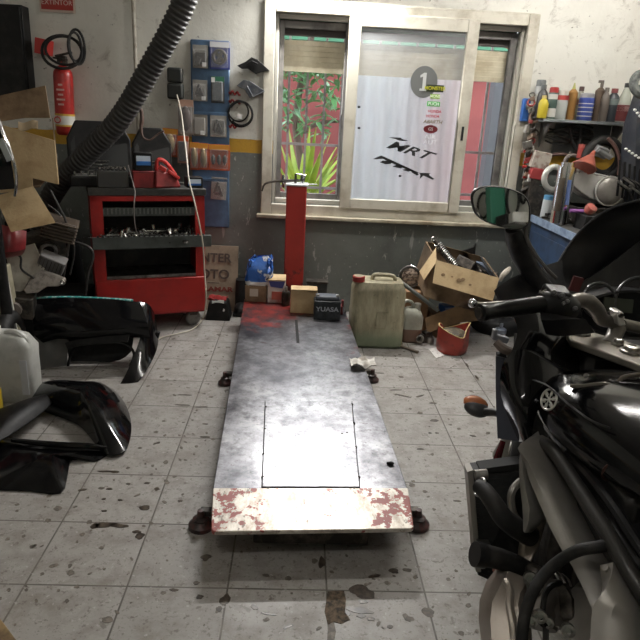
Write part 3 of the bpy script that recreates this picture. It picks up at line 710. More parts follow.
for lx, ly in ((.08, .07), (W_-.08, .07), (.08, D_-.07), (W_-.08, D_-.07)):
    c = V((lx, ly, .056)); cs = O('caster', B(TR).lathe([(.0, -.02), (.02, -.024), (.048, -.02), (.056, -.012), (.056, .012), (.048, .02), (.02, .024), (0, .02)], c, (.25, -1, 0), 24), M('caster_grey', (.19,.18,.165), .6, c2=(.08,.075,.065), sc_=20), tl)
    O('caster_fork', B(TR).box((lx, ly+.032, .085), (.05, .006, .08)).box((lx, ly-.032, .105), (.05, .006, .04)).box((lx, ly, .122), (.07, .07, .008)), DKMET, cs)
# loose sockets and spanners in the open tray: individual tools
SILV = M('tool_steel', (.6,.59,.57), .22, 1, c2=(.2,.19,.18), sc_=30)
rnd = random.Random(5)
proto_s = O('socket', B().lathe([(.012, 0), (.012, .03), (.009, .032), (.008, .02), (.0075, .004)], n=12), SILV, origin=False)
props(proto_s, None, 'socket')
proto_w = O('spanner', B().box((0, 0, 0), (.12, .012, .006)).lathe([(.009, -.004), (.014, -.004), (.014, .004), (.009, .004), (.009, -.004)], (.065, 0, 0), n=12).prism([(-.06, -.006, -.003), (-.085, -.014, -.003), (-.08, -.004, -.003), (-.07, 0, -.003), (-.08, .004, -.003), (-.085, .014, -.003), (-.06, .006, -.003)], (0, 0, .006)), SILV, origin=False)
props(proto_w, None, 'spanner')
sp_i = 0
for k in range(96):
    p0 = proto_s if k % 2 else proto_w
    o = p0 if k < 2 else p0.copy()
    if k >= 2: COL.objects.link(o)
    lx, ly = .06+rnd.random()*.60, -.05+rnd.random()*.24
    o.matrix_world = TR @ MX.Translation((lx, ly, z-.05+rnd.random()*.06)) @ MX.Rotation(rnd.random()*6.28, 4, 'Z') @ MX.Rotation((rnd.random()-.5)*(2.6 if k % 2 else .5), 4, 'X')
    sc0 = .9+rnd.random()*.7; o.scale = (sc0,)*3
    o['category'] = 'socket' if k % 2 else 'spanner'; o['group'] = 'loose sockets in the tray' if k % 2 else 'loose spanners in the tray'
    o['label'] = 'steel socket lying loose in the pulled-out trolley tray' if k % 2 else 'steel spanner lying loose in the pulled-out trolley tray'
# ---- on the trolley ----
def toolcase(x0, x1, y0, zh, lab, lh=.17, by=.2):
    zt = .992
    t = E('tool_case', TR @ V(((x0+x1)/2, .25, zt)), lab, 'case', 'open black tool cases on the trolley')
    w = x1-x0
    O('case_base', B(TR).box(((x0+x1)/2, y0+by/2, zt+.03), (w, by, .06)), BLK, t, bev=.008)
    b = B(TR)
    ins = O('insert_tray', B(TR).box(((x0+x1)/2, y0+by/2, zt+.062), (w-.03, by-.03, .008)), M('insert_grey', (.06,.06,.058), .5), t)
    for k in range(9):
        O('socket_bit', B(TR).lathe([(.009, 0), (.009, .026), (.005, .027), (.005, .01)], (x0+.035+(w-.07)*k/8, y0+.05+.03*(k % 2), zt+.066), n=10), SILV, ins)
    for k in range(4):
        O('spanner_bar', B(TR).cyl((x0+.04, y0+.105+.02*k, zt+.07), (x1-.04-.02*k, y0+.105+.02*k, zt+.07), .0045, 8), SILV, ins)
    yb = y0+by+.005
    pts = [(x0, yb, zt+.03), (x1, yb, zt+.03), (x1, yb+.03, zt+lh*.72), (x1-.06, yb+.05, zt+lh), (x0+.06, yb+.05, zt+lh), (x0, yb+.03, zt+lh*.72)]
    ld = O('case_lid', B(TR).prism(pts, (0, .05, 0)), BLK, t, bev=.008)
    O('lid_recess', B(TR).prism([(p[0]*.88+(x0+x1)/2*.12, p[1]-.003, zt+.03+(p[2]-zt-.03)*.85+.01) for p in pts], (0, .006, 0)), M('case_inner', (.03,.031,.03), .6), ld)
    for k in range(5):
        z_ = zt+.07+.02*k; f = (z_-zt)/lh
        O('held_spanner', B(TR).cyl((x0+.05, yb-.006+.04*f, z_), (x0+w*.55+.01*k, yb-.006+.04*f, z_), .004, 7), SILV, ld)
    return t
toolcase(-.11, .29, .06, .25, 'open black tool case with sockets, the left one on the trolley', .40, .14)
toolcase(.30, .56, .11, .25, 'open black tool case behind the red boxes, the right one on the trolley', .37, .10)
def trbox(nm, q, yl, d, mt, lab, cat, ztop=None, rz=0, parts=None, group=None):
    a = TL(q[0], q[3], yl); b_ = TL(q[2], q[1], yl); x0, x1 = a.x, b_.x; z1 = b_.z; z0 = .992 if ztop is None else ztop
    m = TR @ MX.Translation(((x0+x1)/2, yl+d/2, z0)) @ MX.Rotation(rz, 4, 'Z')
    t = E(nm, m.translation, lab, cat, group)
    w, h = x1-x0, max(.02, z1-z0)
    O('box_body', B(m).box((0, 0, h/2), (w, d, h)), mt, t, bev=.005)
    return t, m, w, h, d
RC = M('red_case', (.24,.02,.02), .5, c2=(.12,.014,.014), sc_=8)
t, m, w, h, d = trbox('red_tool_box', (133, 173, 154, 183.5), -.0, .10, RC, 'small red box on the trolley below the blue-labelled battery', 'box', rz=.05)
O('box_lid', B(m).box((0, 0, h+.004), (w+.004, d+.004, .012)), RC, t, bev=.003)
z1_ = .992+h+.012
t, m, w, h, d = trbox('labelled_battery', (135, 153, 152, 173), .01, .09, BLK, 'dark battery with a blue and white label on the small red box', 'battery', ztop=z1_)
O('battery_label', B(m).box((0, -d/2-.001, h*.58), (w*.8, .003, h*.5)), M('lbl_white', (.6,.68,.78), .4), t)
O('label_band', B(m).box((0, -d/2-.003, h*.42), (w*.8, .003, h*.22)), M('lbl_blue', (.03,.14,.42), .4), t)
# red jump starter: wedge with clamps
a = TL(155, 184, -.02); b_ = TL(182, 165, -.02)
js = E('jump_starter', TR @ V(((a.x+b_.x)/2, .03, .992)), 'red jump starter with cable clamps on the right of the trolley', 'jump starter')
x0, x1 = a.x, b_.x; h = .115
O('starter_body', B(TR).hexa([V((x0, -.02, .992)), V((x1, .03, .992)), V((x1, .13, .992)), V((x0, .1, .992)), V((x0+.01, -.01, .992+h)), V((x1-.03, .04, .992+h*.75)), V((x1-.03, .12, .992+h*.75)), V((x0+.01, .09, .992+h))]), RC, js, bev=.012)
O('starter_handle', B(TR).tube([V((x0+.02, .04, .992+h*.95)), V((x0+.03, .04, .992+h+.06)), V((x0+.08, .05, .992+h+.05)), V((x1-.03, .07, .992+h*.7))], .013, 8, sub=5), REDB, js)
O('clamp_grip', B(TR).box((x0+.055, .01, .992+h+.01), (.05, .03, .03), rot=(0, .5, 0)).box((x1-.05, .02, .992+h*.75), (.09, .025, .02), rot=(0, .6, .2)), REDB, js, bev=.004)
t, m, w, h, d = trbox('battery_charger', (187, 177.5, 203, 190), .02, .11, BLK, 'black charger with a blue and white screen label on the trolley', 'charger')
O('charger_label', B(m).box((-w*.02, -d/2-.001, h*.55), (w*.78, .003, h*.55)), M('lbl_white', (0,0,0)), t)
O('label_band', B(m).box((-w*.02, -d/2-.003, h*.33), (w*.78, .003, h*.18)), M('lbl_blue', (0,0,0)), t)
# clear organiser
t, m, w, h, d = trbox('socket_organiser', (98, 171, 128, 187), -.0, .10, M('smoke_grey', (.05,.05,.048), .35), 'grey organiser full of sockets at the front left of the trolley', 'organiser')
for k in range(14):
    O('socket_bit', B(m).lathe([(.010, 0), (.010, .024), (.006, .025), (.006, .01)], (-w*.4+w*.8*(k % 7)/6, -d*.25+d*.4*(k//7), h), (.2*math.sin(k*3), -.5+.3*math.cos(k*5), 1), n=10), SILV, t)
pl = [TL(128, 165, .0), TL(132, 180, -.02), TL(135, 192, -.07), TL(134, 205, -.12), TL(135, 225, -.12), TL(138, 236, -.08)]
O('thin_lead', B(TR).tube(pl, .0035, 6, sub=5), M('grey_wire', (.16,.14,.13), .5), label='thin dark wire hanging over the front of the trolley into the tray', cat='wire')
# ---- cardboard sign leaning at the wall ----
a, b_ = P(236.5, 246.5, 4.77), P(236, 313, 4.72)
x1 = a.x+.015; x0 = x1-.36
z1 = a.z
cs = E('cardboard_sign', ((x0+x1)/2, 4.7, 0), 'cardboard sign hand-lettered CENTER MOTO leaning on the wall', 'sign')
ag_ = math.atan2(.075, z1)
O('sign_sheet', B().hexa([V((x0, 4.70, 0)), V((x1, 4.70, 0)), V((x1, 4.706, 0)), V((x0, 4.706, 0)), V((x0, 4.775, z1)), V((x1, 4.775, z1)), V((x1, 4.781, z1)), V((x0, 4.781, z1))]), M('sign_card', (.27,.23,.165), .8, c2=(.18,.15,.105), sc_=6), cs)
def stext(s, px, py, size, mt, sx=1., bold=.002):
    z = P(px, py, 4.7).z; y = 4.70+.075*z/z1-.004; x = P(px, py, y).x
    text('sign_lettering', s, mt, (x, y, z), size, cs, rot=(PI/2-ag_, 0, 0), sx=sx, bold=bold)
stext('CENTER', 208.5, 259.5, .095, M('faded_ink', (.07,.055,.045), .8), 1.0)
stext('MOTO', 209, 275.5, .10, M('faded_ink', (0,0,0)), 1.05)
stext('LLAMAR', 216, 290, .05, M('red_ink', (.16,.03,.02), .8), 1.4)
O('underline', B().box((P(213, 283.5, 4.7).x, 4.722, P(213, 283.5, 4.7).z), (.09, .004, .006)), M('faded_ink', (0,0,0)), cs)
# black tub with a red rag
x0, x1, Y, zt = front(205, 230, 301, 321)
tb = E('black_tub', ((x0+x1)/2, Y+.08, 0), 'black plastic tub with a red rag inside, on the floor below the cardboard sign', 'tub')
O('tub_body', B().box(((x0+x1)/2, Y+.09, zt*.45), (x1-x0, .17, zt*.9), tx=.72, ty=.8), BLK, tb, bev=.01)
O('white_mark', B().box((x0+(x1-x0)*.75, Y+.02, zt*.55), (.012, .01, .03), rot=(-.2, .3, 0)), INKW, tb)
rg = [[V((x0+.01+i*.028, Y+.05+j*.035, zt*.86+.012+.016*math.sin(i*1.3+j*2)+.012*math.cos(j*2.2+i))) for i in range(6)] for j in range(4)]
O('red_rag', B().sheet(rg, .006, sub=3), M('rag_red', (.25,.02,.018), .7), label='crumpled red rag lying in the black tub', cat='rag')

O('white_tissue', B().sheet([[P(212+4*i, 300.5+1.2*j+.6*math.sin(i*2+j), 4.14) for i in range(4)] for j in range(3)], .004, sub=2), INKW, label='white tissue on the edge of the black tub', cat='tissue')
bo = G(240, 316)  # boot shape added to fill the dark gap beside the lift
bk = E('black_boot', (bo.x, bo.y+.1, 0), 'black shape of an old boot standing between the sign and the lift', 'boot')
O('boot_shaft', B().loft([rrect(bo.x, bo.y+.12, .10, .12, .04, .02), rrect(bo.x, bo.y+.12, .10, .12, .04, .12), rrect(bo.x, bo.y+.13, .09, .10, .035, .26)]), BLK, bk)
O('boot_sole', B().box((bo.x, bo.y+.09, .014), (.11, .24, .028)), RUB, bk, bev=.008)
O('boot_toe', B().ell((bo.x, bo.y+.04, .05), (.05, .09, .045)), BLK, bk)
# ================= things on the far end of the lift =================
def lf(px0, px1, pt, pb):
    c = L((px0+px1)/2, pb); zb = LZ(c.y)+.001; return (*front(px0, px1, pt, pb, zb), zb)
x0, x1, Y, zt, zb = lf(245, 266, 286, 302)
t = carton('parts_carton', x0, x1, Y, Y+.13, zb, zt, CARDD, 'small brown box with a white label under the blue bag', 'small boxes at the far end of the lift')
O('paper_label', B().box(((x0+x1)/2-.012, Y-.001, (zt+zb)/2+.01), (.06, .002, .055)), M('aged_label', (.5,.45,.38), .6), t)
zbag = zt
# blue bag: crumpled
b_ = B(); rings = []
cx = (x0+x1)/2+.01
for i, (z, w, d) in enumerate(((0, .16, .10), (.012, .18, .11), (.05, .185, .115), (.1, .18, .11), (.14, .175, .10), (.17, .165, .09), (.185, .15, .05), (.19, .12, .02))):
    sg_ = lambda v: (abs(v)**.35)*(1 if v > 0 else -1)
    rings.append([V((cx+(w/2)*sg_(math.cos(a))+.02*NZ.noise(V((a*2, i*.8, 0)))+.004*i, Y+.06+d/2*sg_(math.sin(a))+.03*NZ.noise(V((a*2.5, i*.9, 5))), zbag+z+(.02 if i < 5 else .05)*NZ.noise(V((a*1.4, i*.4, 9)))*(i > 0))) for a in [2*PI*k/36 for k in range(36)]])
n = N('blue_bag'); c = n.mix(n.ramp(n.noise(11, 3), .56, .60), (.03,.12,.42), (.62,.64,.68)); c = n.mix(n.ramp(n.noise(22, 3), .62, .66), c, (.02,.03,.08))
c = n.mix(n.math('LESS_THAN', n.xyz()[2], zbag+.028), c, (.7,.7,.68))
n.bump(n.noise(30, 3), .4, .01)
bg = O('plastic_bag', b_.loft(rings), n.set(Base_Color=c, Roughness=.3), label='crumpled blue and white plastic bag on the small brown box', cat='bag')
x0, x1, Y, zt, zb = lf(267.5, 285, 280, 303)
t = carton('cereal_carton', x0, x1, Y, Y+.10, zb, zt, M('white_red_card', (.55,.50,.46), .6, c2=(.35,.12,.1), sc_=11), 'white and red carton with an open brown top between the bag and the post', 'small boxes at the far end of the lift')
O('top_flap', B().box(((x0+x1)/2, Y+.05, zt+.006), (x1-x0, .11, .006), rot=(.15, 0, 0)), CARD, t)
O('printed_block', B().prism([(x0+.005, Y-.002, zt-.01), (x1-.005, Y-.002, zt-.01), (x1-.02, Y-.002, zt-.06), (x0+.02, Y-.002, zt-.05)], (0, .003, 0)), M('print_blue', (.05,.06,.2), .5), t)
O('printed_block', B().box(((x0+x1)/2+.01, Y-.001, (zt+zb)/2-.03), ((x1-x0)*.7, .003, .06)), M('print_red', (.4,.10,.07), .5), t)
x0, x1, Y, zt, zb = lf(290, 316.5, 291, 313.5)
t = carton('tan_box', x0, x1, Y, Y+.14, zb, zt, CARD, 'tan cardboard box in front of the red post', 'small boxes at the far end of the lift')
O('top_flap', B().box(((x0+x1)/2, Y+.01, zt+.002), (x1-x0, .05, .004), rot=(-.3, 0, 0)), CARD, t)
x0, x1, Y, zt, zb = lf(313.5, 340, 300, 320)
bt = E('motorcycle_battery', ((x0+x1)/2, Y+.05, zb), 'black motorcycle battery at the right corner of the lift', 'battery')
O('battery_case', B().box(((x0+x1)/2, Y+.055, (zb+zt)/2-.005), (x1-x0, .11, zt-zb-.01)), M('battery_black', (.016,.02,.022), .35, c2=(.05,.055,.06), sc_=15), bt, bev=.005)
O('battery_top', B().box(((x0+x1)/2, Y+.06, zt+.006), (x1-x0-.02, .09, .022)), M('slate_grey', (.10,.11,.13), .4), bt, bev=.004)
for s in (-1, 1): O('terminal', B().box(((x0+x1)/2+s*.065, Y+.03, zt+.02), (.02, .02, .022)), STEEL, bt, bev=.002)
text('battery_lettering', 'YUASA', M('lettering_grey', (.35,.37,.4), .4), ((x0+x1)/2, Y-.002, (zt+zb)/2+.004), .042, bt, sx=1.15, bold=.001)
x0, x1, Y, zt, zb = lf(305, 327, 286, 304)
t = carton('dark_box', x0+.01, x1, Y+.08, Y+.16, zb, zt, M('dark_carton', (.03,.035,.035), .5, c2=(.07,.07,.065), sc_=12), 'dark flat-topped box behind the battery on the lift', 'small boxes at the far end of the lift')
O('box_lid', B().box(((x0+x1)/2+.005, Y+.12, zt+.004), (x1-x0, .09, .012)), DKMET, t)
x0, x1, Y, zt, zb = lf(281, 290, 285, 306)
t = E('oil_filter', ((x0+x1)/2, Y+.03, zb), 'small dark cylinder standing left of the tan box on the lift', 'filter')
O('filter_can', B().lathe([(.028, 0), (.030, .01), (.030, .09), (.026, .1)], ((x0+x1)/2, Y+.03, zb), n=18), DKMET, t)
O('filter_cap', B().lathe([(.012, 0), (.012, .03), (.009, .035)], ((x0+x1)/2, Y+.03, zb+.1), n=12), STEEL, t)
x0, x1, Y, zt, zb = lf(336, 345, 301, 315)
t = E('red_clamp', ((x0+x1)/2, Y+.02, zb), 'dark red clamp with a bright bolt at the right edge of the lift', 'clamp')
O('clamp_body', B().box(((x0+x1)/2, Y+.03, zb+.03), (.035, .05, .06), tx=.7).box(((x0+x1)/2+.012, Y+.03, zb+.075), (.014, .03, .05)), M('clamp_red', (.18,.03,.03), .5), t, bev=.004)
O('clamp_bolt', B().lathe([(.008, 0), (.008, .012)], ((x0+x1)/2+.03, Y+.01, zb+.018), (0, -1, .2), n=10), CHROME, t)
# ---- red post ----
p0 = P(296.5, 187, 4.5)
X = p0.x-.004; W2 = .146
ps = E('red_post', (X, 4.6, 0), 'tall square red steel post standing at the far end of the lift', 'post')
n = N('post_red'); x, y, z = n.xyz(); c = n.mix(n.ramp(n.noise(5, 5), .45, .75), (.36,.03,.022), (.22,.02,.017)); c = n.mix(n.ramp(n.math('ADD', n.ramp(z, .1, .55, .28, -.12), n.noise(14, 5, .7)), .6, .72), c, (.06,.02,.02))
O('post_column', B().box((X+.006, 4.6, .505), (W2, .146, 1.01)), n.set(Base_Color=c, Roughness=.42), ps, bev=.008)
O('foot_plate', B().box((X, 4.59, .006), (.24, .22, .012)), DKMET, ps, bev=.002)
O('top_plate', B().box((X+.008, 4.6, 1.016), (.162, .162, .012)), M('bright_plate', (.62,.63,.65), .35, .3), ps, bev=.002)
hd = E('clamp_handle', (X, 4.6, 1.022), 'black and chrome T-handle valve on top of the red post', 'handle')
O('handle_stem', B().cyl((X-.005, 4.6, 1.022), (X-.005, 4.6, 1.09), .009), DKMET, hd)
q = lambda px, py: P(px, py, 4.6)
O('cross_bar', B().tube([q(262, 191), q(265, 184), q(274, 181.5), q(284, 181), q(305, 180)], [.007,.007,.008,.013,.006], 8, sub=5), DKMET, hd)
for px in (283, 302): O('valve_knob', B().cyl(q(px, 187.5), q(px, 175), .011), CHROME, hd)
O('long_lever', B().tube([q(287, 183.5), q(317, 184.5)], .005, 6), CHROME, hd)
O('top_lever', B().tube([q(297, 174), q(306, 175.5), q(304, 179)], .006, 6), CHROME, hd)
# ---- white rag on the lift ----
c = L(361, 367)
rg = [[V((c.x-.062+i*.028, c.y-.05+j*.036, LZ(c.y)+.016+.024*abs(math.sin(i*1.1+j*1.7))+.008*math.cos(j*3+i))) for i in range(6)] for j in range(4)]
O('white_cloth', B().sheet(rg, .004, sub=4), M('rag_white', (.62,.60,.56), .9, c2=(.35,.32,.28), sc_=20), label='small crumpled white rag on the right side of the lift', cat='rag')
c = L(391, 465)
O('rubber_scrap', B().ell((c.x, c.y, LZ(c.y)+.008), (.013, .009, .008)).ell((c.x-.012, c.y+.004, LZ(c.y)+.006), (.007, .006, .006)), BLK, label='small black scrap of rubber near the front right of the lift', cat='scrap')
# ================= floor clutter right of the lift =================
# jerrycan
x0, x1, Y = .385, .75, 3.97; w = x1-x0; cx = (x0+x1)/2; cy = Y+.13
H = P(375, 280, 4.0).z
n = N('stained_plastic'); x, y, z = n.xyz()
c = n.mix(n.ramp(n.noise(5, 6, .75, vec=n.map(scale=(2.2, 2.2, .6))), .38, .64), (.38,.345,.235), (.17,.15,.095))
c = n.mix(n.ramp(n.math('ADD', z, n.math('MULTIPLY', n.noise(5, 4), .05)), .10, .17, .75, 0.), c, (.17,.22,.14))
c = n.mix(n.ramp(n.noise(26, 4, .7), .62, .72, 0, .6), c, (.10,.09,.06))
JM = n.set(Base_Color=c, Roughness=.45)
jc = E('jerrycan', (cx, cy, 0), 'large dirty cream plastic jerrycan with a red cap right of the lift', 'jerrycan')
O('can_body', B().loft([rrect(cx, cy, w*.92, .22, .04, 0), rrect(cx, cy, w, .26, .05, .02), rrect(cx, cy, w*1.0, .26, .05, H*.50), rrect(cx, cy, w*.985, .25, .05, H*.52), rrect(cx, cy, w*.985, .25, .05, H*.83), rrect(cx, cy, w*.93, .24, .05, H*.88), rrect(cx, cy, w*.86, .2, .05, H*.955), rrect(cx, cy, w*.80, .17, .05, H*.965)]), JM, jc, bev=0)
O('can_handle', B().tube([(cx-.05, cy-.02, H*.95), (cx-.04, cy-.02, H+.012), (cx+.0, cy-.02, H+.018), (cx+.09, cy-.02, H+.012), (cx+.11, cy-.02, H*.95)], .014, 9, sub=5), JM, jc)
kx = P(359.5, 277, 4.0).x
O('can_neck', B().lathe([(.035, 0), (.035, .05)], (kx, cy-.06, H*.93)), JM, jc)
O('red_cap', B().lathe([(.030, 0), (.042, .0), (.042, .032), (.036, .038), (0, .038)], (kx, cy-.06, H*.955), n=20), M('cap_red', (.26,.02,.018), .4), jc, label='dark red screw cap')
O('embossed_rim', B().box((cx+.02, Y-.003, H*.44), (.07, .006, .12)), JM, jc, bev=.003)
# small jug
cx, cy = .83, 4.17; w = .155; H = P(411, 303, 4.1).z
n = N('jug_plastic'); x, y, z = n.xyz(); c = n.mix(n.math('LESS_THAN', z, .10), n.mix(n.ramp(n.noise(8), .4, .7), (.40,.40,.34), (.25,.25,.2)), (.17,.10,.07))
JM2 = n.set(Base_Color=c, Roughness=.3)
jg = E('small_jug', (cx, cy, 0), 'small translucent jug half full of brown fluid beside the jerrycan', 'jug')
O('jug_body', B().loft([rrect(cx, cy, w*.9, .1, .03, 0), rrect(cx, cy, w, .12, .035, .012), rrect(cx, cy, w, .12, .035, H*.62), rrect(cx-.005, cy, w*.8, .1, .035, H*.76), rrect(cx-.01, cy, w*.45, .07, .03, H*.82)]), JM2, jg)
O('jug_handle', B().tube([(cx-.065, cy, H*.62), (cx-.07, cy, H*.88), (cx-.045, cy, H*.98), (cx-.005, cy, H*.93), (cx+.01, cy, H*.76)], .013, 8, sub=5), JM2, jg)
O('jug_neck', B().lathe([(.022, 0), (.022, .035), (.024, .036), (.024, .05), (0, .05)], (cx+.035, cy, H*.76), n=16), M('jug_cap', (.4,.38,.32), .5), jg)
# cardboard box behind the jug with a round headlamp on top
x0, x1, Y, zt = P(399, 300, 4.33).x, P(429, 300, 4.33).x, 4.33, P(412, 292, 4.33).z
t = carton('brown_carton', x0, x1, Y, Y+.28, 0, zt, M('warm_card', (.33,.19,.10), .85, c2=(.2,.12,.06), sc_=6), 'brown cardboard box standing behind the small jug')
hz = P(409.5, 280, 4.45); rad = .082
hl = E('round_headlamp', (hz.x, 4.45, zt), 'round headlamp with a mottled brown lens leaning on the wall above the jug', 'headlamp')
ax = V((-.1, -1, .15))
hz.z = zt+rad*1.0+.004
O('headlamp_shell', B().lathe([(rad*.3, -.09), (rad*.8, -.05), (rad, 0), (rad, .012), (rad*.93, .015)], hz, ax, 28), DKMET, hl)
O('headlamp_rim', B().torus(hz+ax.normalized()*.012, ax, rad*.97, .007, 30, 8), CHROME, hl)
O('headlamp_lens', B().lathe([(rad*.92, .008), (rad*.7, .016), (rad*.3, .022), (0, .023)], hz, ax, 24), M('mottled_lens', (.42,.33,.26), .4, c2=(.10,.06,.04), sc_=38, lo=.48, hi=.56), hl)
b = B()
for i in range(5): b.cyl(hz+V((-rad*.85, -.03, -rad*.6+i*rad*.3)), hz+V((rad*.85, -.03, -rad*.6+i*rad*.3)), .0018, 5)
O('headlamp_grille', b, DKMET, hl)
a, b_ = P(401, 282, 4.22), P(425, 297, 4.15)
O('steel_tube', B().cyl(a, b_+V((.1, -.02, -.09)), .014), M('grey_tube', (.16,.17,.16), .4, .5), label='grey metal tube lying across the cardboard in front of the headlamp', cat='tube')
# heap base: flattened cartons below the tilted box
def slab(pts, th, mt, nm, lab, cat='cardboard', group=None):
    return O(nm, B().prism(pts, (0, 0, th)), mt, label=lab, cat=cat, group=group, bev=.002)
t = carton('crushed_carton', 1.0, 1.2, 4.24, 4.5, 0, .16, CARDD, 'crushed dark carton supporting the tilted box of parts')
O('torn_flap', B().sheet([[P(425, 318, 4.16), P(441, 312, 4.16), P(462, 305, 4.15), P(484, 303, 4.15)], [P(427, 334, 4.12), P(443, 327, 4.12), P(464, 322, 4.12), P(487, 320, 4.12)]], .005, sub=2), M('torn_card', (.22,.14,.07), .85, c2=(.12,.08,.045), sc_=9), t)
# tilted carton full of parts
f_tl, f_tr, f_bl, f_br = P(437, 261, 4.18), P(498, 278, 4.10), P(424.5, 297, 4.18), P(487, 316, 4.10)
back = V((-.02, .34, .07))
th = V((0, .005, 0))
bx = E('parts_box', (1.2, 4.3, .2), 'open tilted cardboard box full of motorcycle parts under the window', 'box')
b = B(); dn = (f_bl-f_tl)
b.prism([f_tl, f_tr, f_br, f_bl], (0, .006, 0)); b.prism([f_tl+back, f_tr+back, f_br+back, f_bl+back], (0, .006, 0))
b.prism([f_tl, f_tl+back, f_bl+back, f_bl], (.006, 0, 0)); b.prism([f_tr, f_tr+back, f_br+back, f_br], (.006, 0, 0)); b.prism([f_bl, f_br, f_br+back, f_bl+back], (0, 0, .006))
O('box_walls', b, CARDD, bx)
O('front_flap', B().prism([P(436, 260, 4.17), P(499, 278, 4.08), P(492.5, 301, 4.02), P(432.5, 283, 4.10)], (0, -.005, .002)), CARD, bx, label='light front flap folded down with oil spots')
O('left_flap', B().prism([P(436, 248, 4.32), P(436.5, 262, 4.17), P(424, 280, 4.12), P(419.5, 272, 4.3)], (0, .004, .004)), CARD, bx)
O('rear_flap', B().prism([f_tl+back, P(441, 247.5, 4.58), P(476, 257, 4.56), f_tr+back+V((-.12, 0, .03))], (0, .005, 0)), CARD, bx)
b = B()
for px, py, r in ((443, 275, .016), (460, 280.5, .02), (464, 279.5, .015), (471, 284, .01)): b.ell(P(px, py, 4.11), (r, .002, r*.8), n=10, k=5)
for px, py, r_ in ((443, 275, .014), (459, 280.5, .018), (463, 279.5, .014), (470, 285, .010), (452, 277, .007)):
    c = P(px, py, 4.0); nn_ = (P(499, 278, 4.08)-P(436, 260, 4.17)).cross(P(432.5, 283, 4.10)-P(436, 260, 4.17)).normalized()
    if nn_.y > 0: nn_ = -nn_
    p0_ = P(436, 260, 4.17); rd_ = ray(px, py); c = CAM+rd_*(((p0_-CAM).dot(nn_))/rd_.dot(nn_))+nn_*.0062
    O('oil_spot', B().lathe([(r_, 0), (r_, .0008), (0, .0009)], c, nn_, 14, ey=.75), M('oil_spot_card', (.17,.10,.045), .6, c2=(.3,.2,.1), sc_=60), bx)
# shock spring
a, e = P(434.5, 240.5, 4.42), P(457, 268, 4.33); d = e-a; nn = d.normalized(); o1 = nn.orthogonal().normalized(); o2 = nn.cross(o1)
sh = E('shock_absorber', e, 'shock absorber with a silver coil spring sticking out of the parts box', 'shock absorber')
pts = [a+d*(.12+.88*i/150)+(o1*math.cos(i*.62)+o2*math.sin(i*.62))*.026 for i in range(151)]
O('coil_spring', B().tube(pts, .0055, 6), STEEL, sh)
O('damper_rod', B().cyl(a, e, .014), DKMET, sh)
O('mount_eye', B().torus(a-nn*.01, (0, 1, 0), .014, .007, 14, 8), STEEL, sh)
O('black_bracket', B().prism([P(461, 252, 4.5), P(474, 247, 4.5), P(476, 243.5, 4.5), P(475, 256, 4.5), P(470, 262, 4.48)], (0, .02, 0)), BLK, label='pointed black plastic bracket sticking up at the back of the parts box', cat='bracket')
# fork leg, blue-silver
fk = E('fork_tube', P(500, 280, 4.15), 'blue and silver brake lever assembly lying over the right of the parts box', 'lever')
O('silver_arm', B().tube([P(476, 262, 4.3), P(484, 266, 4.27), P(493, 275, 4.2), P(500, 281, 4.12)], [.008, .018, .016, .01], 8, sub=4), M('blued_metal', (.25,.3,.4), .3, .8), fk)
O('dark_hose', B().tube([P(481, 257, 4.35), P(488, 268, 4.2), P(498, 279, 4.12), P(505, 276, 4.1)], .009, 7, sub=4), RUB, fk)
gb = E('gear_cluster', P(468, 268, 4.35), 'dark greasy gear cluster inside the parts box', 'gears')
O('gear_shaft', B().tube([P(452, 264, 4.38), P(485, 272, 4.33)], .016, 10), DKMET, gb)
for k in range(4):
    c = P(456+8*k, 265+2*k, 4.36); O('gear', B().lathe([(.04-.005*k, -.008), (.04-.005*k, .008)], c, (1, -.1, -.25), n=18), DKMET, gb)
for (px, py, r) in ((466, 262, .05), (478, 270, .05), (488, 277, .045), (448, 268, .04)):
    O('metal_lump', B().box(P(px, py+3, 4.34), (r*2.2, .14, r*1.6), rot=(.3, .5, px)), DKMET, label={466: 'dark metal housing behind the gears in the parts box', 478: 'dark metal housing in the right middle of the parts box', 488: 'dark metal housing at the right end of the parts box', 448: 'dark metal housing beside the coil spring'}[px], cat='part', group='housings in the parts box', bev=.01)
O('metal_bracket', B().tube([P(500, 281, 4.08), P(503, 275, 4.08), P(507, 271, 4.1), P(510, 268, 4.12)], [.012, .02, .02, .012], 8, sub=3), M('tan_metal', (.45,.40,.33), .5), label='pale bracket at the right end of the parts box', cat='bracket')
# things among the heap
def brick(q, zb, d, mt, nm, lab, cat, rot=0, lb=None, lm=None):
    x0, x1, Y, zt = front(q[0], q[2], q[1], q[3], zb)
    m = MX.Translation(((x0+x1)/2, Y+d/2, zb)) @ MX.Rotation(rot, 4, 'Z'); t = E(nm, m.translation, lab, cat)
    O('body', B(m).box((0, 0, (zt-zb)/2), (x1-x0, d, zt-zb)), mt, t, bev=.004)
    if lb: O(lb, B(m).box((0, -d/2-.001, (zt-zb)/2), ((x1-x0)*.7, .002, (zt-zb)*.5)), lm, t)
    return t
brick((441, 306, 453, 313), .165, .08, BLUE, 'blue_packet', 'small blue packet on the crushed carton', 'packet', .3, 'packet_label', M('pale_blue', (.3,.4,.6), .5))
brick((476, 307, 486, 316), .16, .06, BLUE, 'blue_can', 'blue can end under the tip of the handlebar lever', 'can', .2, 'can_label', M('pale_blue', (0,0,0)))
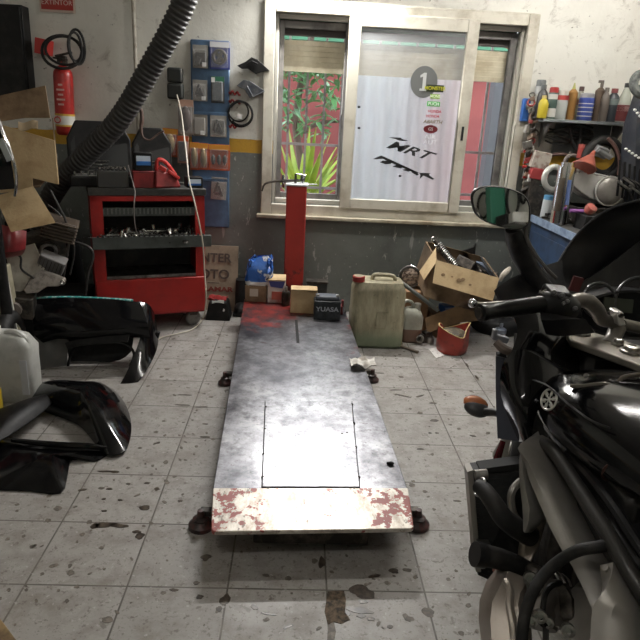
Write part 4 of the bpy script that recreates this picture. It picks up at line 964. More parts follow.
# red cut can
c = G(452, 352); cx, cy = c.x, c.y+.02; r = .108; H = .20
n = N('red_tin'); cc_ = n.mix(n.ramp(n.noise(9, 5), .48, .7), (.36,.045,.03), (.10,.03,.025))
RT = n.set(Base_Color=cc_, Roughness=.45)
rb = E('red_tin', (cx, cy, 0), 'cut-open red tin full of greasy scraps on the floor', 'tin')
rg = []
for z, rr_ in ((0, r*.85), (.012, r*.95), (.06, r), (.12, r*.99), (.165, r*.97)):
    rg.append([V((cx+rr_*math.cos(a)+(.02*math.sin(a*3) if z > .1 else 0), cy+rr_*math.sin(a), z+(.035*math.sin(a*2+1.2) if z > .1 else 0))) for a in [2*PI*k/24 for k in range(24)]])
inner = [[V((cx+(p.x-cx)*.93, cy+(p.y-cy)*.93, p.z)) for p in rg[4]], [V((cx+(p.x-cx)*.88, cy+(p.y-cy)*.88, .10)) for p in rg[4]]]
O('tin_wall', B().loft(rg+inner), RT, rb)
O('yellow_edge', B().tube([p+V((0, 0, .002)) for p in rg[4]], .0035, 6, closed=True), M('raw_edge', (.55,.42,.18), .5), rb)
b = B()
O('tin_contents', B().ell((cx, cy, .13), (r*.82, r*.82, .035)), M('greasy_dirt', (.055,.045,.03), .6, c2=(.15,.12,.07), sc_=40, bump=.6), rb)
pb = [G(428.5, 349, .002), G(436, 358.5, .002), G(444, 356, .002), G(438, 347.5, .002)]
O('paper_scrap', B().prism(pb, (0, 0, .003)), M('paper', (.62,.6,.57), .8, c2=(.35,.33,.3), sc_=40, lo=.55, hi=.6), label='white scrap of paper on the floor in front of the red tin', cat='paper')
a, e = G(397.5, 345, .012), G(418, 352, .012)
O('wooden_stick', B().cyl(a, e, .010, 8), M('dark_wood', (.16,.13,.1), .7), label='short dark stick on the floor in front of the small jug', cat='stick')
cb = G(424, 344); cbE = E('carburettor', (cb.x, cb.y+.04, 0), 'dark carburettor on the floor between the jug and the red tin', 'carburettor')
O('carb_body', B().box((cb.x, cb.y+.05, .035), (.11, .08, .07), rot=(0, 0, .3)).box((cb.x+.02, cb.y+.03, .075), (.06, .05, .03), rot=(0, 0, .5)), DKMET, cbE, bev=.01)
O('carb_throat', B().lathe([(.026, 0), (.028, .035), (.02, .036), (.018, 0)], (cb.x-.03, cb.y+.0, .04), (-.3, -1, .2), n=16), ALU, cbE)
O('float_bowl', B().lathe([(.03, 0), (.032, .02), (.032, .045)], (cb.x+.045, cb.y+.03, 0), n=16), ALU, cbE)
# dark round tyre bit
c = G(487, 335); 
O('old_tyre', B().torus((c.x+.10, c.y+.17, .085), (.05, -.25, 1), .15, .075, 30, 14), RUB, label='small old black tyre lying on the floor behind the red tin', cat='tyre')
c = G(496, 338); jr = E('grease_pot', (c.x+.02, c.y+.05, 0), 'small pot with a silver lid on the floor beside the old tyre', 'pot')
O('pot_body', B().lathe([(.035, 0), (.04, .01), (.04, .05)], (c.x+.02, c.y-.02, 0), n=18), M('dull_red', (.14,.04,.04), .5), jr)
O('pot_lid', B().lathe([(.041, 0), (.041, .028), (.03, .035), (.012, .036), (.012, .07), (0, .07)], (c.x+.02, c.y-.02, .05), n=18), M('blue_silver', (.4,.43,.5), .3, .7), jr)
# ================= fairings and clutter at left =================
FG = 'black fairing parts on the floor at left'
fa = E('front_fairing', (-1.2, 3.5, 0), 'big black front fairing with a teal edge standing on the floor at left', 'fairing', FG)
q = P
top = [[q(33, 300, 3.62), q(60, 298.5, 3.64), q(90, 299, 3.66), q(118, 300, 3.68), q(140, 303, 3.70)],
       [q(33, 312, 3.55), q(60, 310, 3.56), q(90, 311, 3.57), q(118, 313, 3.58), q(145, 316, 3.60)],
       [q(34, 330, 3.50), q(55, 329, 3.48), q(85, 331, 3.45), q(115, 329, 3.46), q(148, 327, 3.52)],
       [q(36, 345, 3.52), q(58, 338, 3.50), q(80, 340, 3.5), q(112, 336, 3.5), q(150, 338, 3.52)]]
O('hood_panel', B().sheet(top, .006, sub=3), BLKG, fa)
O('right_panel', B().sheet([[q(137, 302, 3.70), q(147, 304, 3.72), q(153, 312, 3.76)], [q(141, 314, 3.62), q(151, 320, 3.66), q(157, 333, 3.74)], [q(141, 334, 3.52), q(150, 336, 3.58), q(157, 345, 3.64)], [q(134, 355, 3.42), q(143, 357, 3.44), q(152, 360, 3.48)], [q(126, 374, 3.32), q(133, 376, 3.32), q(142, 377, 3.34)], [q(117, 390, 3.25), q(122, 393, 3.24), q(129, 394, 3.24)]], .006, sub=3), BLKG, fa)
O('inner_duct', B().sheet([[q(66, 336, 3.60), q(98, 334, 3.62), q(134, 334, 3.64)], [q(68, 352, 3.60), q(98, 352, 3.62), q(131, 352, 3.62)], [q(72, 366, 3.58), q(100, 364, 3.58), q(120, 360, 3.58)]], .01, sub=2), BLK, fa)
O('left_panel', B().sheet([[q(31, 302, 3.62), q(45, 330, 3.55), q(70, 332, 3.52)], [q(34, 335, 3.50), q(48, 345, 3.52), q(68, 348, 3.54)], [q(38, 372, 3.42), q(50, 376, 3.44), q(66, 370, 3.5)]], .006, sub=3), M('inner_grey', (.06,.06,.055), .5, c2=(.1,.09,.08), sc_=6), fa, label='dull grey inner face')
O('centre_bar', B().sheet([[q(66, 343, 3.5), q(95, 336, 3.49), q(130, 334, 3.5)], [q(70, 352, 3.47), q(80, 346, 3.47), q(128, 342, 3.48)]], .012, sub=3), BLK, fa)
O('duct_rim', B().tube([q(67, 371, 3.5), q(72, 352, 3.5), q(84, 345, 3.5), q(110, 342, 3.5), q(127, 345, 3.5), q(134, 354, 3.46), q(130, 366, 3.40)], .008, 8, sub=5), BLKG, fa)
n = N('teal_strip'); c = n.mix(n.ramp(n.noise(60, 2), .5, .6), (.05,.38,.36), (.5,.75,.72))
O('teal_edge', B().tube([q(33, 298.5, 3.63), q(60, 297.2, 3.65), q(100, 298.2, 3.67), q(133, 300.5, 3.69)], .0075, 8, sub=4), n.set(Base_Color=c, Roughness=.3), fa, label='teal glittering edge strip')
O('mounting_tab', B().box(q(156, 338, 3.7), (.03, .03, .09), rot=(0, .3, 0)), BLK, fa, bev=.004)
def crop4(pts, z=0): return [G(x/2.783, 270+y/2.783, z) for x, y in pts]
o1_ = crop4([(78,322),(95,292),(150,286),(230,292),(300,297),(345,340),(364,400),(352,462),(320,480),(285,474),(255,440),(215,398),(140,368),(92,350)], .08)
for p in o1_:
    p.z = .02
O('mudguard', dome(cr2(o1_, 4), .13, .006, 7), BLKG, label='glossy black mudguard lying in front of the big fairing', cat='fairing', group=FG)
o2_ = crop4([(-40,400),(20,372),(75,352),(140,334),(150,348),(120,382),(60,425),(0,462),(-50,480)], .09)
for p in o2_: p.z = .07
O('side_fairing', dome(cr2(o2_, 3), .05, .006, 5), M('side_black', (.004,.004,.004), .45, c2=(.012,.011,.011), sc_=9, Specular_IOR_Level=.15), label='matt black side panel at the left photo edge in front of the white jug', cat='fairing', group=FG)
o3_ = crop4([(-60,470),(30,466),(120,468),(220,476),(326,490),(300,505),(262,524),(200,520),(188,560),(168,612),(80,606),(-20,602),(-70,598)], .02)
for p in o3_: p.z = .008
pn_ = E('belly_panel', (-1.0, 2.35, 0), 'flat glossy black panel nearest the camera at the left photo edge', 'fairing', FG)
O('panel_sheet', dome(cr2(o3_, 3), .035, .006, 6, power=1.6), BLKG, pn_)
O('raised_rib', B().tube([G(12, 440, .05), G(50, 444, .055), G(88, 446, .05), G(110, 448, .03)], [.01, .014, .014, .006], 8, sub=4), BLKG, pn_)
# white jug
cx, cy = -1.47, 3.06; H = P(12, 331, 3.05).z
JW = M('milky_plastic', (.50,.50,.47), .4, c2=(.36,.36,.33), sc_=7)
jg = E('white_jug', (cx, cy, 0), 'milky white plastic canister behind the black panels at left', 'canister')
O('canister_body', B().loft([rrect(cx, cy, .24, .14, .035, .0), rrect(cx, cy, .26, .16, .04, .02), rrect(cx, cy, .26, .16, .04, H*.62), rrect(cx+.01, cy, .25, .15, .04, H*.78), rrect(cx+.0, cy, .2, .12, .04, H*.93), rrect(cx-.02, cy, .12, .09, .03, H*.98)]), JW, jg)
O('canister_handle', B().tube([(cx+.11, cy-.02, H*.66), (cx+.10, cy-.02, H*.88), (cx+.05, cy-.02, H*.99), (cx+.0, cy-.02, H*.97)], .018, 9, sub=5), JW, jg)
O('canister_cap', B().lathe([(.028, 0), (.028, .03), (0, .032)], (cx-.06, cy, H*.97), n=18), WHT, jg)
O('canister_label', B().box((cx+.10, cy-.083, H*.40), (.035, .004, .19)), M('blue_white', (.5,.52,.55), .5), jg)
yb = E('yellow_bottle', (-1.60, 2.9, 0), 'yellow oil bottle at the left photo edge beside the white canister', 'bottle')
O('bottle_body', B().loft([rrect(-1.495, 2.86, .09, .06, .02, 0), rrect(-1.495, 2.86, .1, .07, .02, .01), rrect(-1.495, 2.86, .1, .07, .02, .13), rrect(-1.495, 2.86, .04, .04, .015, .18)]), M('yellow_plastic', (.5,.36,.02), .35), yb)
O('bottle_cap', B().lathe([(.018, 0), (.018, .025), (0, .026)], (-1.495, 2.86, .18), n=14), BLK, yb)
# brown thing in the lower left corner
O('wooden_board', B().prism([G(-14, 612, .01), G(-4, 618, .01), G(4, 627, .01), G(17, 645, .01), G(-14, 650, .01)], (0, 0, .02)), M('ochre_wood', (.28,.19,.08), .6, c2=(.1,.06,.03), sc_=9), label='corner of an ochre wooden board in the bottom left corner', cat='board', bev=.003)
# ---- scooter and piled boxes at the left edge ----
scx = -1.78; scy = 3.75
sco = E('red_scooter', (-1.85, 3.7, 0), 'old red scooter under the cardboard at the left edge', 'scooter')
O('leg_shield', B().sheet([[q(-45, 222, 3.6), q(-10, 222, 3.55), q(10, 228, 3.5), q(24, 232, 3.56)], [q(-45, 245, 3.55), q(-10, 248, 3.48), q(8, 250, 3.45), q(23, 247, 3.52)], [q(-45, 268, 3.6), q(-10, 262, 3.55), q(2, 256, 3.55), q(20, 252, 3.6)]], .02, sub=3), M('scooter_red', (.20,.014,.016), .3, c2=(.12,.01,.012), sc_=5), sco)
O('scooter_body', B().loft([rrect(-2.13, 3.8, .32, .6, .12, .16), rrect(-2.13, 3.8, .38, .66, .14, .45), rrect(-2.13, 3.8, .36, .66, .14, .70), rrect(-2.13, 3.8, .30, .6, .12, .84)]), M('scooter_red', (0,0,0)), sco)
O('seat', B().loft([rrect(-2.13, 3.8, .30, .6, .1, .84), rrect(-2.13, 3.8, .33, .64, .12, .87), rrect(-2.13, 3.8, .28, .58, .1, .91)]), BLK, sco)
for y in (3.5, 4.1): O('wheel', B().torus((-2.13, y, .21), (1, 0, 0), .16, .05, 26, 10), RUB, sco)
hx = P(4, 160, 3.3)
hh = E('scooter_windscreen', (hx.x-.05, 3.3, .9), 'dark headlight cowl with a chrome rim at the left photo edge', 'headlight')
O('chrome_rim', B().tube([P(-2, 118, 3.3), P(3, 133, 3.28), P(10, 150, 3.27), P(15, 168, 3.27), P(16.5, 182, 3.28), P(15, 196, 3.3)], .008, 8, sub=4), CHROME, hh)
O('cowl', B().sheet([[P(-40, 118, 3.36), P(-15, 122, 3.32), P(0, 128, 3.30)], [P(-40, 160, 3.30), P(-15, 160, 3.24), P(11, 160, 3.27)], [P(-40, 192, 3.34), P(-12, 190, 3.27), P(15, 188, 3.30)]], .01, sub=3), BLKG, hh)
O('lens_strip', B().box(P(5, 150, 3.235), (.03, .008, .11), rot=(0, -.35, 0)), M('pale_lens', (.4,.42,.42), .2), hh)
O('fork_stem', B().cyl((hx.x-.1, 3.36, .2), (hx.x-.1, 3.33, P(4, 188, 3.3).z), .03), BLK, hh)
O('base_wheel', B().torus((hx.x-.1, 3.36, .19), (1, .1, 0), .15, .04, 26, 10), RUB, hh)
# cardboard box open, on the scooter seat
cbx = E('open_carton', (-1.9, 3.85, .91), 'large open cardboard box with raised flaps piled at the left edge', 'box')
O('carton_front', B().prism([P(-30, 120, 3.6), P(2, 125, 3.62), P(54.5, 140.5, 3.68), P(58.5, 184.5, 3.66), P(32, 178, 3.62), P(33, 190, 3.6), P(-30, 196, 3.56)], (0, .008, 0)), CARD, cbx)
O('carton_back', B().prism([P(-30, 105, 3.95), P(2, 95, 3.95), P(45, 85.5, 3.98), P(50, 118, 3.96), P(25, 118, 3.93), P(-30, 126, 3.9)], (0, .008, 0)), CARDD, cbx, label='darker rear flap standing up')
O('carton_side', B().prism([P(52, 118, 3.95), P(54, 141, 3.70), P(58, 184, 3.69), P(57, 170, 3.95)], (.008, 0, 0)), CARDD, cbx)
O('carton_bottom', B().prism([P(-30, 190, 3.6), P(40, 186, 3.62), P(54, 170, 3.95), P(-30, 175, 3.95)], (0, 0, -.008)), CARDD, cbx)
O('front_flap', B().prism([P(-30, 203, 3.56), P(33, 187, 3.56), P(55, 223, 3.36), P(11, 232, 3.32), P(-2, 203, 3.5)], (0, .006, .004)), CARD, cbx, label='lower flap hanging forward')
cu = [[P(18+5*i, 122+2*j+1.5*math.sin(i*1.5), 3.80-.03*j) for i in range(5)] for j in range(5)]
O('packing_paper', B().sheet(cu, .004, sub=2), M('kraft_paper', (.38,.29,.18), .8), label='crumpled kraft paper in the open cardboard box', cat='paper')
# black crate with greasy parts
ct = E('storage_crate', (-1.25, 3.95, 0), 'black crate under the pile of greasy engine parts at left', 'crate')
O('crate_body', B().box((-1.64, 3.98, .15), (.48, .46, .30), tx=1.04, ty=1.04), BLK, ct, bev=.01)
O('crate_rim', B().box((-1.64, 3.98, .305), (.51, .49, .02)), BLK, ct, bev=.004)
def lump(px, py, Y, sz, rot, mt, nm, lab, cat, parts=()):
    c = P(px, py, Y); t = E(nm, c-V((0, 0, sz[2]/2)), lab, cat, 'greasy parts heaped at left')
    m = MX.Translation(c) @ Euler(rot).to_matrix().to_4x4()
    O('body', B(m).box((0, 0, 0), sz), mt, t, bev=.006)
    for k, (pn2, f, mt2) in enumerate(parts): O(pn2, f(B(m)), mt2, t)
    return t, m
wp_ = E('dirty_board', P(28, 290, 3.62), 'dirty white panel with a black cable across it, leaning in the heap at left', 'panel')
O('panel_board', B().prism([P(5, 252, 3.66), P(34, 243.5, 3.72), P(46, 272, 3.66), P(44, 285, 3.6), P(14, 293, 3.55)], (0, .012, 0)), M('dirty_white', (.36,.34,.28), .6, c2=(.18,.16,.13), sc_=8), wp_)
O('cable_across', B().tube([P(17, 254, 3.62), P(21, 258, 3.6), P(21, 268, 3.58), P(27, 274, 3.57), P(34, 278, 3.56)], .0065, 7, sub=4), RUB, wp_)
lump(52, 263.5, 3.72, (.15, .10, .10), (.2, .42, .2), M('grey_box', (.16,.155,.15), .5, c2=(.09,.085,.08), sc_=14), 'voltage_regulator', 'grey finned box in the heap right of the white panel', 'regulator',
     [('fins', lambda b: [b.box((-.06+.02*k, -.054, 0), (.004, .012, .085)) for k in range(7)] and b, DKMET)])
lump(60, 228, 3.85, (.17, .16, .12), (.1, .3, .3), M('brown_metal', (.10,.075,.055), .5, .4, c2=(.05,.04,.035), sc_=15), 'engine_cylinder', 'brown finned engine cylinder high in the heap at left', 'cylinder',
     [('cooling_fin', lambda b: [b.box((0, 0, -.05+.02*k), (.2, .19, .006)) for k in range(6)] and b, M('fin_metal', (.14,.11,.085), .5, .5))])
lump(45, 245, 3.9, (.22, .2, .14), (.2, -.2, .5), DKMET, 'gearbox_casing', 'dark gearbox casing between the brown cylinder and grey box', 'casing',
     [('bearing_hole', lambda b: b.torus((0, -.1, 0), (0, 1, 0), .045, .012, 20, 8), STEEL)])
br = E('engine_bracket', P(44, 292, 3.55), 'pitted grey metal bracket lying on top of the big black fairing', 'bracket')
O('bracket_arm', B().prism([P(23, 290, 3.5), P(30, 278, 3.55), P(40, 272.5, 3.6), P(50, 275, 3.6), P(64, 280.5, 3.6), P(65, 284, 3.6), P(58, 287, 3.58), P(47, 287, 3.55), P(38, 293, 3.5), P(26, 294, 3.48)], (0, .035, .01)), M('pitted_alloy', (.19,.17,.145), .5, .5, c2=(.08,.07,.06), sc_=25, bump=.4), br, bev=.006)
O('bolt_eye', B().torus(P(62.5, 282.5, 3.58), (0, 1, .1), .012, .005, 14, 6), STEEL, br)
lump(20, 305, 3.52, (.16, .12, .13), (.1, .1, .2), DKMET, 'starter_motor', 'dark starter motor behind the white canister at left', 'motor', [('end_cap', lambda b: b.cyl((-.02, -.06, .0), (-.02, -.085, .0), .045), M('dusty_cap', (.2,.17,.15), .6))])
lump(3, 300, 3.45, (.13, .06, .42), (.05, -.04, 0), M('yellowed_board', (.34,.31,.22), .6, c2=(.2,.18,.12), sc_=9), 'yellowed_box', 'upright yellowed plastic box at the left photo edge', 'box', [('side_strip', lambda b: b.box((.06, -.032, 0), (.012, .01, .42)), WHT)])
for k, (lst, Y, r, lab) in enumerate((([(50, 190), (58, 205), (66, 222), (69, 240), (66, 262), (62, 285)], 3.8, .007, 'black cable looping down past the brown cylinder'),
      ([(60, 240), (75, 242), (90, 248), (93, 258), (88, 275), (85, 300)], 3.95, .009, 'black hose drooping beside the trolley'),
      ([(48, 205), (60, 215), (72, 235), (74, 255), (70, 275)], 3.9, .006, 'thin black wire hanging in the dark gap at left'))):
    O('hanging_cable', B().tube([P(a, b, Y) for a, b in lst], r, 7, sub=5), M('cable_black2', (.04,.038,.036), .4), label=lab, cat='cable', group='cables over the heap at left')
O('plug', B().box(P(71, 229, 3.8), (.05, .03, .028), rot=(0, .2, 0)), M('plug_grey', (.22,.21,.2), .5), label='small grey plug on a cable beside the brown cylinder', cat='plug', bev=.004)
# black mound added to stand in for the dark gap in the corner
rg = []
for i, (z, w, d) in enumerate(((0, .56, .42), (.3, .55, .42), (.5, .5, .38), (.66, .45, .34), (.74, .34, .28), (.78, .18, .16))):
    rg.append([V((-1.86+w/2*math.cos(a)*(1+.18*NZ.noise(V((a*1.5, i*.7, 0)))), 4.52+d/2*math.sin(a)*(1+.18*NZ.noise(V((a*1.7, i*.6, 3)))), z)) for a in [2*PI*k/36 for k in range(36)]])
O('tarpaulin_heap', B().loft(rg), M('black_tarp', (.006,.006,.006), .9, bump=.5, bs=9, Specular_IOR_Level=.1), label='black tarpaulin-covered heap in the dark corner behind the boxes', cat='tarpaulin')
# ================= workbench, right =================
BX = 1.78; BZ = .855
wb = E('workbench', (2.3, 4.0, 0), 'blue steel workbench along the right wall', 'workbench')
BLW = M('bench_blue', (.035,.065,.13), .45, c2=(.02,.03,.05), sc_=5)
O('bench_body', B().box(((BX+2.75)/2, 3.95, .44), (2.75-BX, 1.5, .80)), BLW, wb, bev=.006)
O('bench_top', B().box(((BX+2.75)/2-.01, 3.95, BZ-.008), (2.75-BX+.02, 1.54, .024)), M('bench_top', (.10,.10,.095), .5, .3, c2=(.05,.045,.04), sc_=9), wb, bev=.003)
O('bench_edge', B().box((BX-.025, 3.95, BZ-.012), (.012, 1.54, .05)), M('edge_blue', (.25,.33,.45), .4, c2=(.12,.17,.26), sc_=14), wb, label='pale worn front edge')
O('bench_door', B().box((BX-.006, 4.3, .42), (.014, .7, .66)), BLW, wb, bev=.004)
O('bench_door', B().box((BX-.006, 3.6, .42), (.014, .6, .66)), BLW, wb, bev=.004)
TOP = BZ+.005
# ---- shelf with bottles ----
sx0, sx1 = P(543, 118, 4.6).x, P(634, 123, 4.6).x
sz = P(580, 121, 4.58).z
sh = E('wall_shelf', ((sx0+sx1)/2, 4.69, sz-.02), 'narrow grey wall shelf holding sprays and bottles right of the window', 'shelf')
O('shelf_board', B().box(((sx0+sx1)/2, 4.69, sz-.006), (sx1-sx0, .21, .022)), M('shelf_grey', (.20,.22,.22), .5, c2=(.12,.13,.13), sc_=9), sh, bev=.003)
O('shelf_back', B().box((sx1-.28, 4.785, sz-.13), (.42, .01, .22)), M('shelf_back', (.16,.17,.165), .6), sh)
O('shelf_bracket', B().prism([(sx1-.06, 4.79, sz-.02), (sx1-.06, 4.60, sz-.02), (sx1-.06, 4.79, sz-.2)], (.012, 0, 0)), GREYAL, sh)
O('shelf_bracket', B().prism([(sx0+.06, 4.79, sz-.02), (sx0+.06, 4.60, sz-.02), (sx0+.06, 4.79, sz-.2)], (.012, 0, 0)), GREYAL, sh)
BG = 'bottles and sprays on the wall shelf'
def bottle(px0, px1, pt, body, lab, cat='bottle', kind='can', cap=None, y=4.66, bands=(), nm='bottle', zb=None, lean=0, gp=BG):
    zb = sz+.006 if zb is None else zb
    pm = (px0+px1)/2; x0, x1 = P(px0, 119, y).x, P(px1, 119, y).x; H = P(pm, pt, y).z-zb; r = (x1-x0)/2; cx = (x0+x1)/2
    t = E(nm, (cx, y, zb), lab, cat, gp); ax = (lean, 0, 1)
    def LT(n_, pr, mt, lab=None): return O(n_, B().lathe(pr, (cx, y, zb), ax, 20), mt, t, label=lab)
    if kind == 'can':
        LT('can_body', [(r*.93, 0), (r, .006), (r, H*.80), (r*.85, H*.845), (r*.55, H*.865)], body); LT('spray_cap', [(r*.9, H*.80), (r*.9, H*.97), (r*.75, H), (0, H)], cap)
    elif kind == 'bottle':
        LT('bottle_body', [(r*.9, 0), (r, .008), (r, H*.62), (r*.8, H*.76), (r*.42, H*.85), (r*.42, H*.9)], body); LT('bottle_cap', [(r*.5, H*.86), (r*.5, H*.99), (0, H)], cap)
    elif kind == 'cone':
        LT('bottle_body', [(r*.9, 0), (r, .008), (r, H*.42), (r*.62, H*.7), (r*.3, H*.88), (r*.3, H*.9)], body); LT('bottle_cap', [(r*.38, H*.88), (r*.38, H*.99), (0, H)], cap)
    elif kind == 'nozzle':
        LT('bottle_body', [(r*.9, 0), (r, .008), (r, H*.74), (r*.5, H*.82), (r*.35, H*.84)], body); LT('nozzle', [(r*.4, H*.83), (r*.16, H*.97), (r*.1, H)], cap)
    elif kind == 'pump':
        LT('bottle_body', [(r*.92, 0), (r, .01), (r, H*.74), (r*.55, H*.80), (r*.3, H*.82)], body)
        LT('pump_stem', [(r*.22, H*.8), (r*.22, H*.95)], cap); O('pump_head', B().box((cx-r*.2, y, zb+H*.96), (r*1.0, .02, .018)).box((cx+r*.1, y, zb+H*.9), (r*.5, .025, .05)), cap, t, bev=.003)
    for a, b, mt in bands: LT('label_band', [(r+.0012, H*a), (r+.0012, H*b)], mt)
    return t
def C_(nm, c, r=.4, me=0, c2=None): return M(nm, c, r, me, c2=c2, sc_=14)
wl, gl = C_('label_pale', (.55,.54,.5)), C_('cap_grey', (.10,.11,.11))
bottle(531, 541, 79.5, C_('can_silver', (.33,.33,.32)), 'grey and white spray can behind the dark bottle at the left end of the shelf', 'spray can', 'can', gl, 4.74, ((.3, .62, wl),), 'spray_can')
bottle(534, 544.5, 84, C_('bottle_black', (.03,.03,.032)), 'dark bottle standing behind the yellow one at the left end of the shelf', kind='bottle', cap=gl, y=4.69)
bottle(536.5, 546, 95, C_('bottle_yellow', (.50,.40,.03)), 'slim yellow bottle at the left end of the shelf', kind='bottle', cap=C_('cap_yellow', (.5,.4,.15)), y=4.62)
bottle(545, 554.5, 87, C_('can_dark_green', (.06,.10,.085)), 'spray can with a red cap and dark green middle on the shelf', 'spray can', 'can', C_('cap_brick', (.32,.03,.03)), 4.66, ((.05, .33, wl), (.62, .78, wl)), 'spray_can')
bottle(553.5, 565, 90, C_('can_white', (.42,.44,.42)), 'white spray can with a red top band on the shelf', 'spray can', 'can', C_('cap_cream', (.5,.48,.42)), 4.65, ((.66, .82, C_('band_red', (.38,.05,.04))),), 'spray_can')
bottle(564.5, 573.5, 82.5, C_('bottle_amber', (.27,.14,.04)), 'tall amber bottle with a pointed nozzle on the shelf', kind='nozzle', cap=C_('cap_lime', (.4,.4,.12)), y=4.68)
bottle(572, 581.5, 86, C_('can_olive', (.22,.22,.17)), 'olive-grey bottle with a dark cap beside the amber bottle', kind='bottle', cap=C_('cap_brown', (.06,.035,.03)), y=4.72, bands=((.45, .6, C_('label_brown', (.2,.1,.08))),))
bottle(576.5, 591, 93, C_('can_blue', (.045,.075,.30)), 'wide blue spray can on the shelf', 'spray can', 'can', C_('cap_silver', (.4,.4,.42), .3, .5), 4.64, ((.14, .17, wl), (.3, .33, wl), (.46, .49, wl), (.6, .63, wl)), 'spray_can')
bottle(591, 600, 79.5, C_('bottle_brown', (.10,.07,.05)), 'tall brown pump bottle in the middle of the shelf', kind='pump', cap=C_('cap_dusty', (.12,.10,.085)), y=4.68)
bottle(598, 606, 87, C_('bottle_taupe', (.12,.10,.085)), 'brown plastic bottle leaning on the pump bottle', kind='bottle', cap=C_('cap_dusty', (0,0,0)), y=4.63)
bottle(603.5, 616, 88, C_('bottle_charcoal', (.035,.04,.045)), 'charcoal bottle with a dark red cap on the shelf', kind='bottle', cap=C_('cap_wine', (.2,.05,.05)), y=4.67, bands=((.5, .68, C_('label_slate', (.14,.17,.16))),))
bottle(614, 628.5, 82.5, C_('bottle_clear', (.38,.40,.34), .15), 'clear cone-necked bottle with red fluid and a black cap at the right end', kind='cone', cap=C_('cap_black', (.02,.02,.02)), y=4.64, bands=((.03, .44, C_('red_fluid', (.14,.035,.035), .3)), (.28, .40, C_('label_pinkish', (.42,.28,.26)))))
bottle(628, 633, 99, C_('tube_yellow', (.42,.37,.16)), 'thin yellowish tube right of the cone-necked bottle', 'tube', 'bottle', wl, y=4.68, nm='tube')
# hanging junk on a nail strip between window and shelf
hs = E('hanging_strip', (P(532, 130, 4.7).x, 4.72, 1.0), 'rusty vertical strip hung with small dirty parts right of the window', 'strip')
O('strip_bar', B().box((P(534, 130, 4.74).x, 4.755, 1.33), (.03, .025, .78)), M('rust_bar', (.20,.155,.12), .7, c2=(.08,.055,.045), sc_=14), hs)
rnd = random.Random(9)
for i in range(26):
    py = 95+i*3.8; px = 533+rnd.uniform(-5, 4)-i*.13
    c = P(px, py, 4.72-rnd.random()*.03); s_ = .014+rnd.random()*.018
    mt = [DKMET, M('rust_bit', (.20,.14,.10), .7), M('rust_red', (.25,.04,.035), .5), STEEL, M('dusty_grey', (.3,.28,.25), .6)][i % 5]
    b = B(); (b.box(c, (s_*1.6, s_, s_*2.2), rot=(rnd.random(), rnd.random()*2, rnd.random())) if i % 2 else b.torus(c, (rnd.random()-.5, 1, rnd.random()-.5), s_*1.1, s_*.32, 14, 6))
    O('hung_part', b, mt, hs, bev=.002 if i % 2 else 0)
def thing_can(q, y, zb, mt, capm, nm, lab, cat, capf=.25, lean=0, top=1):
    x0, x1 = P(q[0], q[3], y).x, P(q[2], q[3], y).x; H = P((q[0]+q[2])/2, q[1], y).z-zb; r = (x1-x0)/2
    t = E(nm, ((x0+x1)/2, y, zb), lab, cat); c = ((x0+x1)/2, y, zb)
    O('can_body', B().lathe([(r*.95, 0), (r, .005), (r, H*(1-capf))], c, (lean, 0, 1), 20), mt, t)
    O('can_cap', B().lathe([(r*.96, H*(1-capf)), (r*.96*top, H*.98), (r*.8*top, H), (0, H)], c, (lean, 0, 1), 20), capm, t)
    return t
c = P(526, 110, 4.74)
O('blue_holder', B().box((c.x, 4.76, c.z), (.055, .05, .16)), BLUE, label='small blue holder on the wall at the window edge', cat='holder', bev=.008)
# red bits left of bench
for q, lab in (((524, 150, 531, 175), 'small red can on the bench beside the window frame'), ((536, 158, 546, 172), 'red can with a white top on the bench behind the green tool')):
    pass
ft = E('first_aid_tin', (P(542, 165, 4.66).x, 4.66, TOP), 'white and red box standing on a stand behind the green tool', 'box')
x_ = P(540, 160, 4.68).x
O('tin_body', B().box((x_, 4.68, P(540, 160, 4.68).z), (.13, .08, .12), rot=(0, .15, 0)), M('cream_white', (.48,.44,.38), .5, c2=(.2,.1,.08), sc_=20), ft, bev=.004)
O('red_base', B().box((x_, 4.68, P(540, 174, 4.68).z), (.13, .09, .08), rot=(0, .15, 0)), M('dull_red2', (.33,.04,.04), .5), ft, bev=.006)
O('stand', B().box((x_, 4.68, (TOP+P(540, 178, 4.68).z)/2), (.11, .07, P(540, 178, 4.68).z-TOP)), DKMET, ft)
for k, (px, py, s_) in enumerate(((527, 157, .05), (526, 172, .055), (531, 187, .05))):
    c = P(px, py, 4.71); t = E('red_clip', c, ['upper red clamp hung beside the right window frame', 'middle red clamp hung beside the right window frame', 'lower red clamp hung beside the right window frame'][k], 'clamp', 'red clamps beside the window')
    O('clamp_jaw', B().tube([c+V((-.03, 0, .04)), c+V((.02, 0, .03)), c+V((.03, 0, -.02)), c+V((-.02, 0, -.04))], .011, 8, sub=4), REDB, t)
    O('clamp_screw', B().cyl(c+V((-.02, 0, -.05)), c+V((-.01, 0, .05)), .006), STEEL, t)
